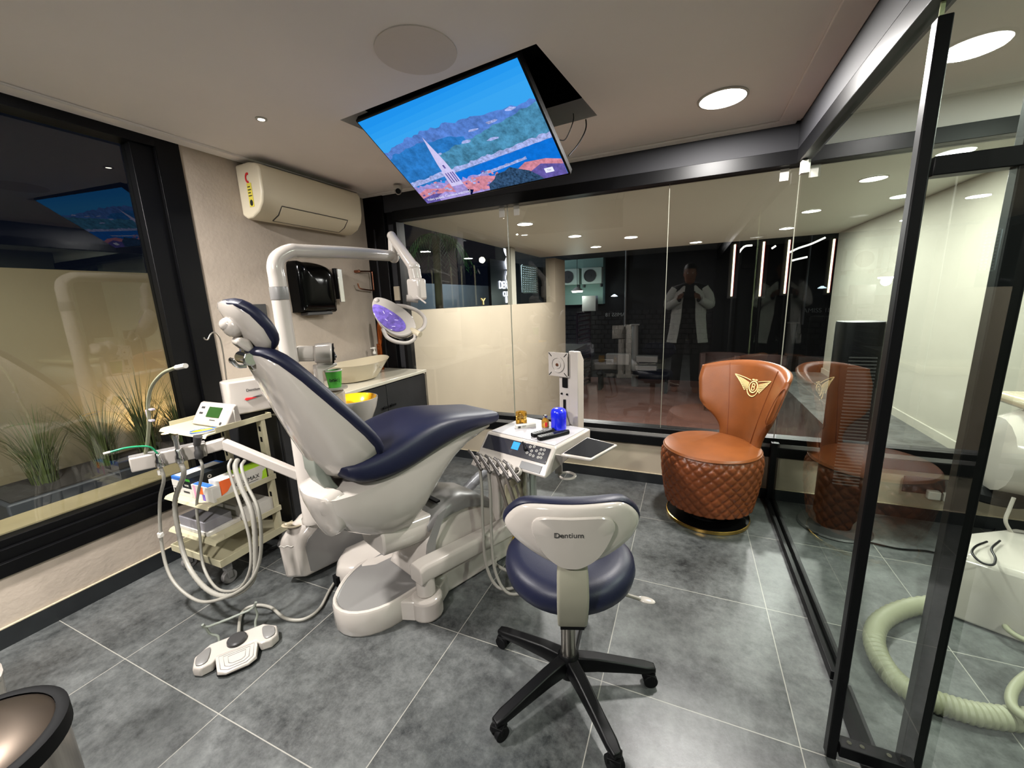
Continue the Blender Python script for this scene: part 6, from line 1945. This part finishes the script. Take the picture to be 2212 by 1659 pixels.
for sx in (-1, 1):
    a = MB(); a.loft([[Vector(V(sx * .14 + w * math.cos(q), y + .0 * math.sin(q), max(.002, h * .5 + h * .5 * math.sin(q)))) for q in [2 * math.pi * k / 14 for k in range(14)]] for y, w, h in ((-.09, .03, .06), (-.06, .045, .085), (.0, .045, .085), (.08, .047, .06), (.15, .04, .045), (.175, .02, .03))]); obj('shoe', a, M_shoe, per)
# open coat: two front panels and back as one shell
a = MB()
rg = []
for z, rx, ry, op in ((.70, .27, .17, .55), (.85, .245, .16, .5), (1.05, .225, .15, .42), (1.25, .225, .145, .38), (1.38, .215, .135, .30), (1.47, .12, .09, .5)):
    q0, q1 = R(90) + op, R(450) - op
    rg.append([Vector(V(rx * math.cos(q), ry * math.sin(q), z)) for q in [q0 + (q1 - q0) * k / 30 for k in range(31)]] + [Vector(V((rx - .012) * math.cos(q), (ry - .012) * math.sin(q), z)) for q in [q1 - (q1 - q0) * k / 30 for k in range(31)]])
a.loft(rg)
for sx in (-1, 1):
    a.tube([V(sx * .17, 0, 1.42), V(sx * .24, .02, 1.32), V(sx * .262, .04, 1.21), V(sx * .20, .11, 1.24), V(sx * .135, .155, 1.28)], lambda u, i: .075 - .026 * u, 16, 5)
obj('coat', a, M_coat, per)
hd_ = Vector(V(.0, .03, 1.635))
a = MB()
prof_h = []
a.loft([[hd_ + Vector((rx * math.cos(q), oy + ry * math.sin(q), z)) for q in [2 * math.pi * k / 28 for k in range(28)]] for z, rx, ry, oy in ((-.135, .035, .04, .03), (-.125, .05, .06, .02), (-.095, .062, .075, .01), (-.05, .071, .088, .004), (0, .076, .094, 0), (.05, .076, .096, -.004), (.085, .066, .085, -.006), (.11, .045, .06, -.008), (.12, .012, .02, -.01))])
a.loft([[hd_ + Vector((x * s_, .088 + y, z)) for x, z in ((-.016, -.04), (.016, -.04), (.008, .005), (-.008, .005))] for s_, y in ((1, -.006), (.7, .018))])
a.cyl(Vector(V(0, .01, 1.46)), Vector(V(0, .02, 1.54)), .055, 20)
for sx in (-1, 1): a.ball(hd_ + Vector((sx * .078, -.005, -.01)), (.010, .02, .032), 10, 8)
head = obj('head', a, M_skin, per)
a = MB()
for sx in (-1, 1): a.ball(hd_ + Vector((sx * .03, .083, .0)), (.012, .010, .008), 10, 8)
obj('eyes', a, M_paper, head)
a = MB(); a.ball(hd_ + Vector((0, .084, -.068)), (.024, .008, .007), 12, 6); obj('mouth', a, mat('lips', '6a3530', 0.5), head)
a = MB()
a.loft([[hd_ + Vector((rx * math.cos(q), oy + ry * math.sin(q), z + (.035 if math.sin(q) > .3 and z < .06 else 0))) for q in [2 * math.pi * k / 28 for k in range(28)]] for z, rx, ry, oy in ((-.04, .080, .085, -.018), (.02, .084, .092, -.016), (.06, .084, .104, -.006), (.10, .07, .092, -.008), (.125, .045, .06, -.012), (.135, .01, .02, -.012))])
obj('hair', a, M_hair, head)
# phone and hands
ph = Vector((2.625, -.085, 1.355))
a = MB(); a.box(ph.x - .078, ph.x + .078, ph.y - .004, ph.y + .004, ph.z - .038, ph.z + .038); phone = obj('phone', a, M_blk, bevel=0.003, label='black phone held level in both hands of the photographer', cat='phone')
for sx in (-1, 1):
    pw = Vector((ph.x + sx * .118, ph.y - .045, ph.z - .035))
    vsh = [tuple(pw), tuple(pw + Vector((-sx * .012, .022, .025)))]
    esh = [(0, 1)]
    rdh = [(.026, .018), (.03, .015)]
    for k in range(4):
        b0 = pw + Vector((-sx * .012, .030 + .002 * k, .030 - k * .017 + .01))
        b1 = b0 + Vector((-sx * (.028 - .002 * k), .022, .004))
        b2 = b1 + Vector((-sx * (.020 - .003 * abs(k - 1)), .004, .001))
        n0 = len(vsh)
        vsh += [tuple(b0), tuple(b1), tuple(b2)]
        esh += [(1, n0), (n0, n0 + 1), (n0 + 1, n0 + 2)]
        rdh += [.0095, .0085, .0072]
    n0 = len(vsh)
    vsh += [tuple(pw + Vector((-sx * .012, -.002, .03))), tuple(pw + Vector((-sx * .032, .012, .048))), tuple(pw + Vector((-sx * .052, .026, .05)))]
    esh += [(0, n0), (n0, n0 + 1), (n0 + 1, n0 + 2)]
    rdh += [.012, .010, .009]
    # forearm stub into the sleeve
    n1 = len(vsh)
    vsh += [tuple(Vector(V(sx * .135, .150, 1.28)))]
    esh += [(0, n1)]
    rdh += [.026]
    skin_obj('hand', vsh, esh, rdh, M_skin, per, 0, 1)
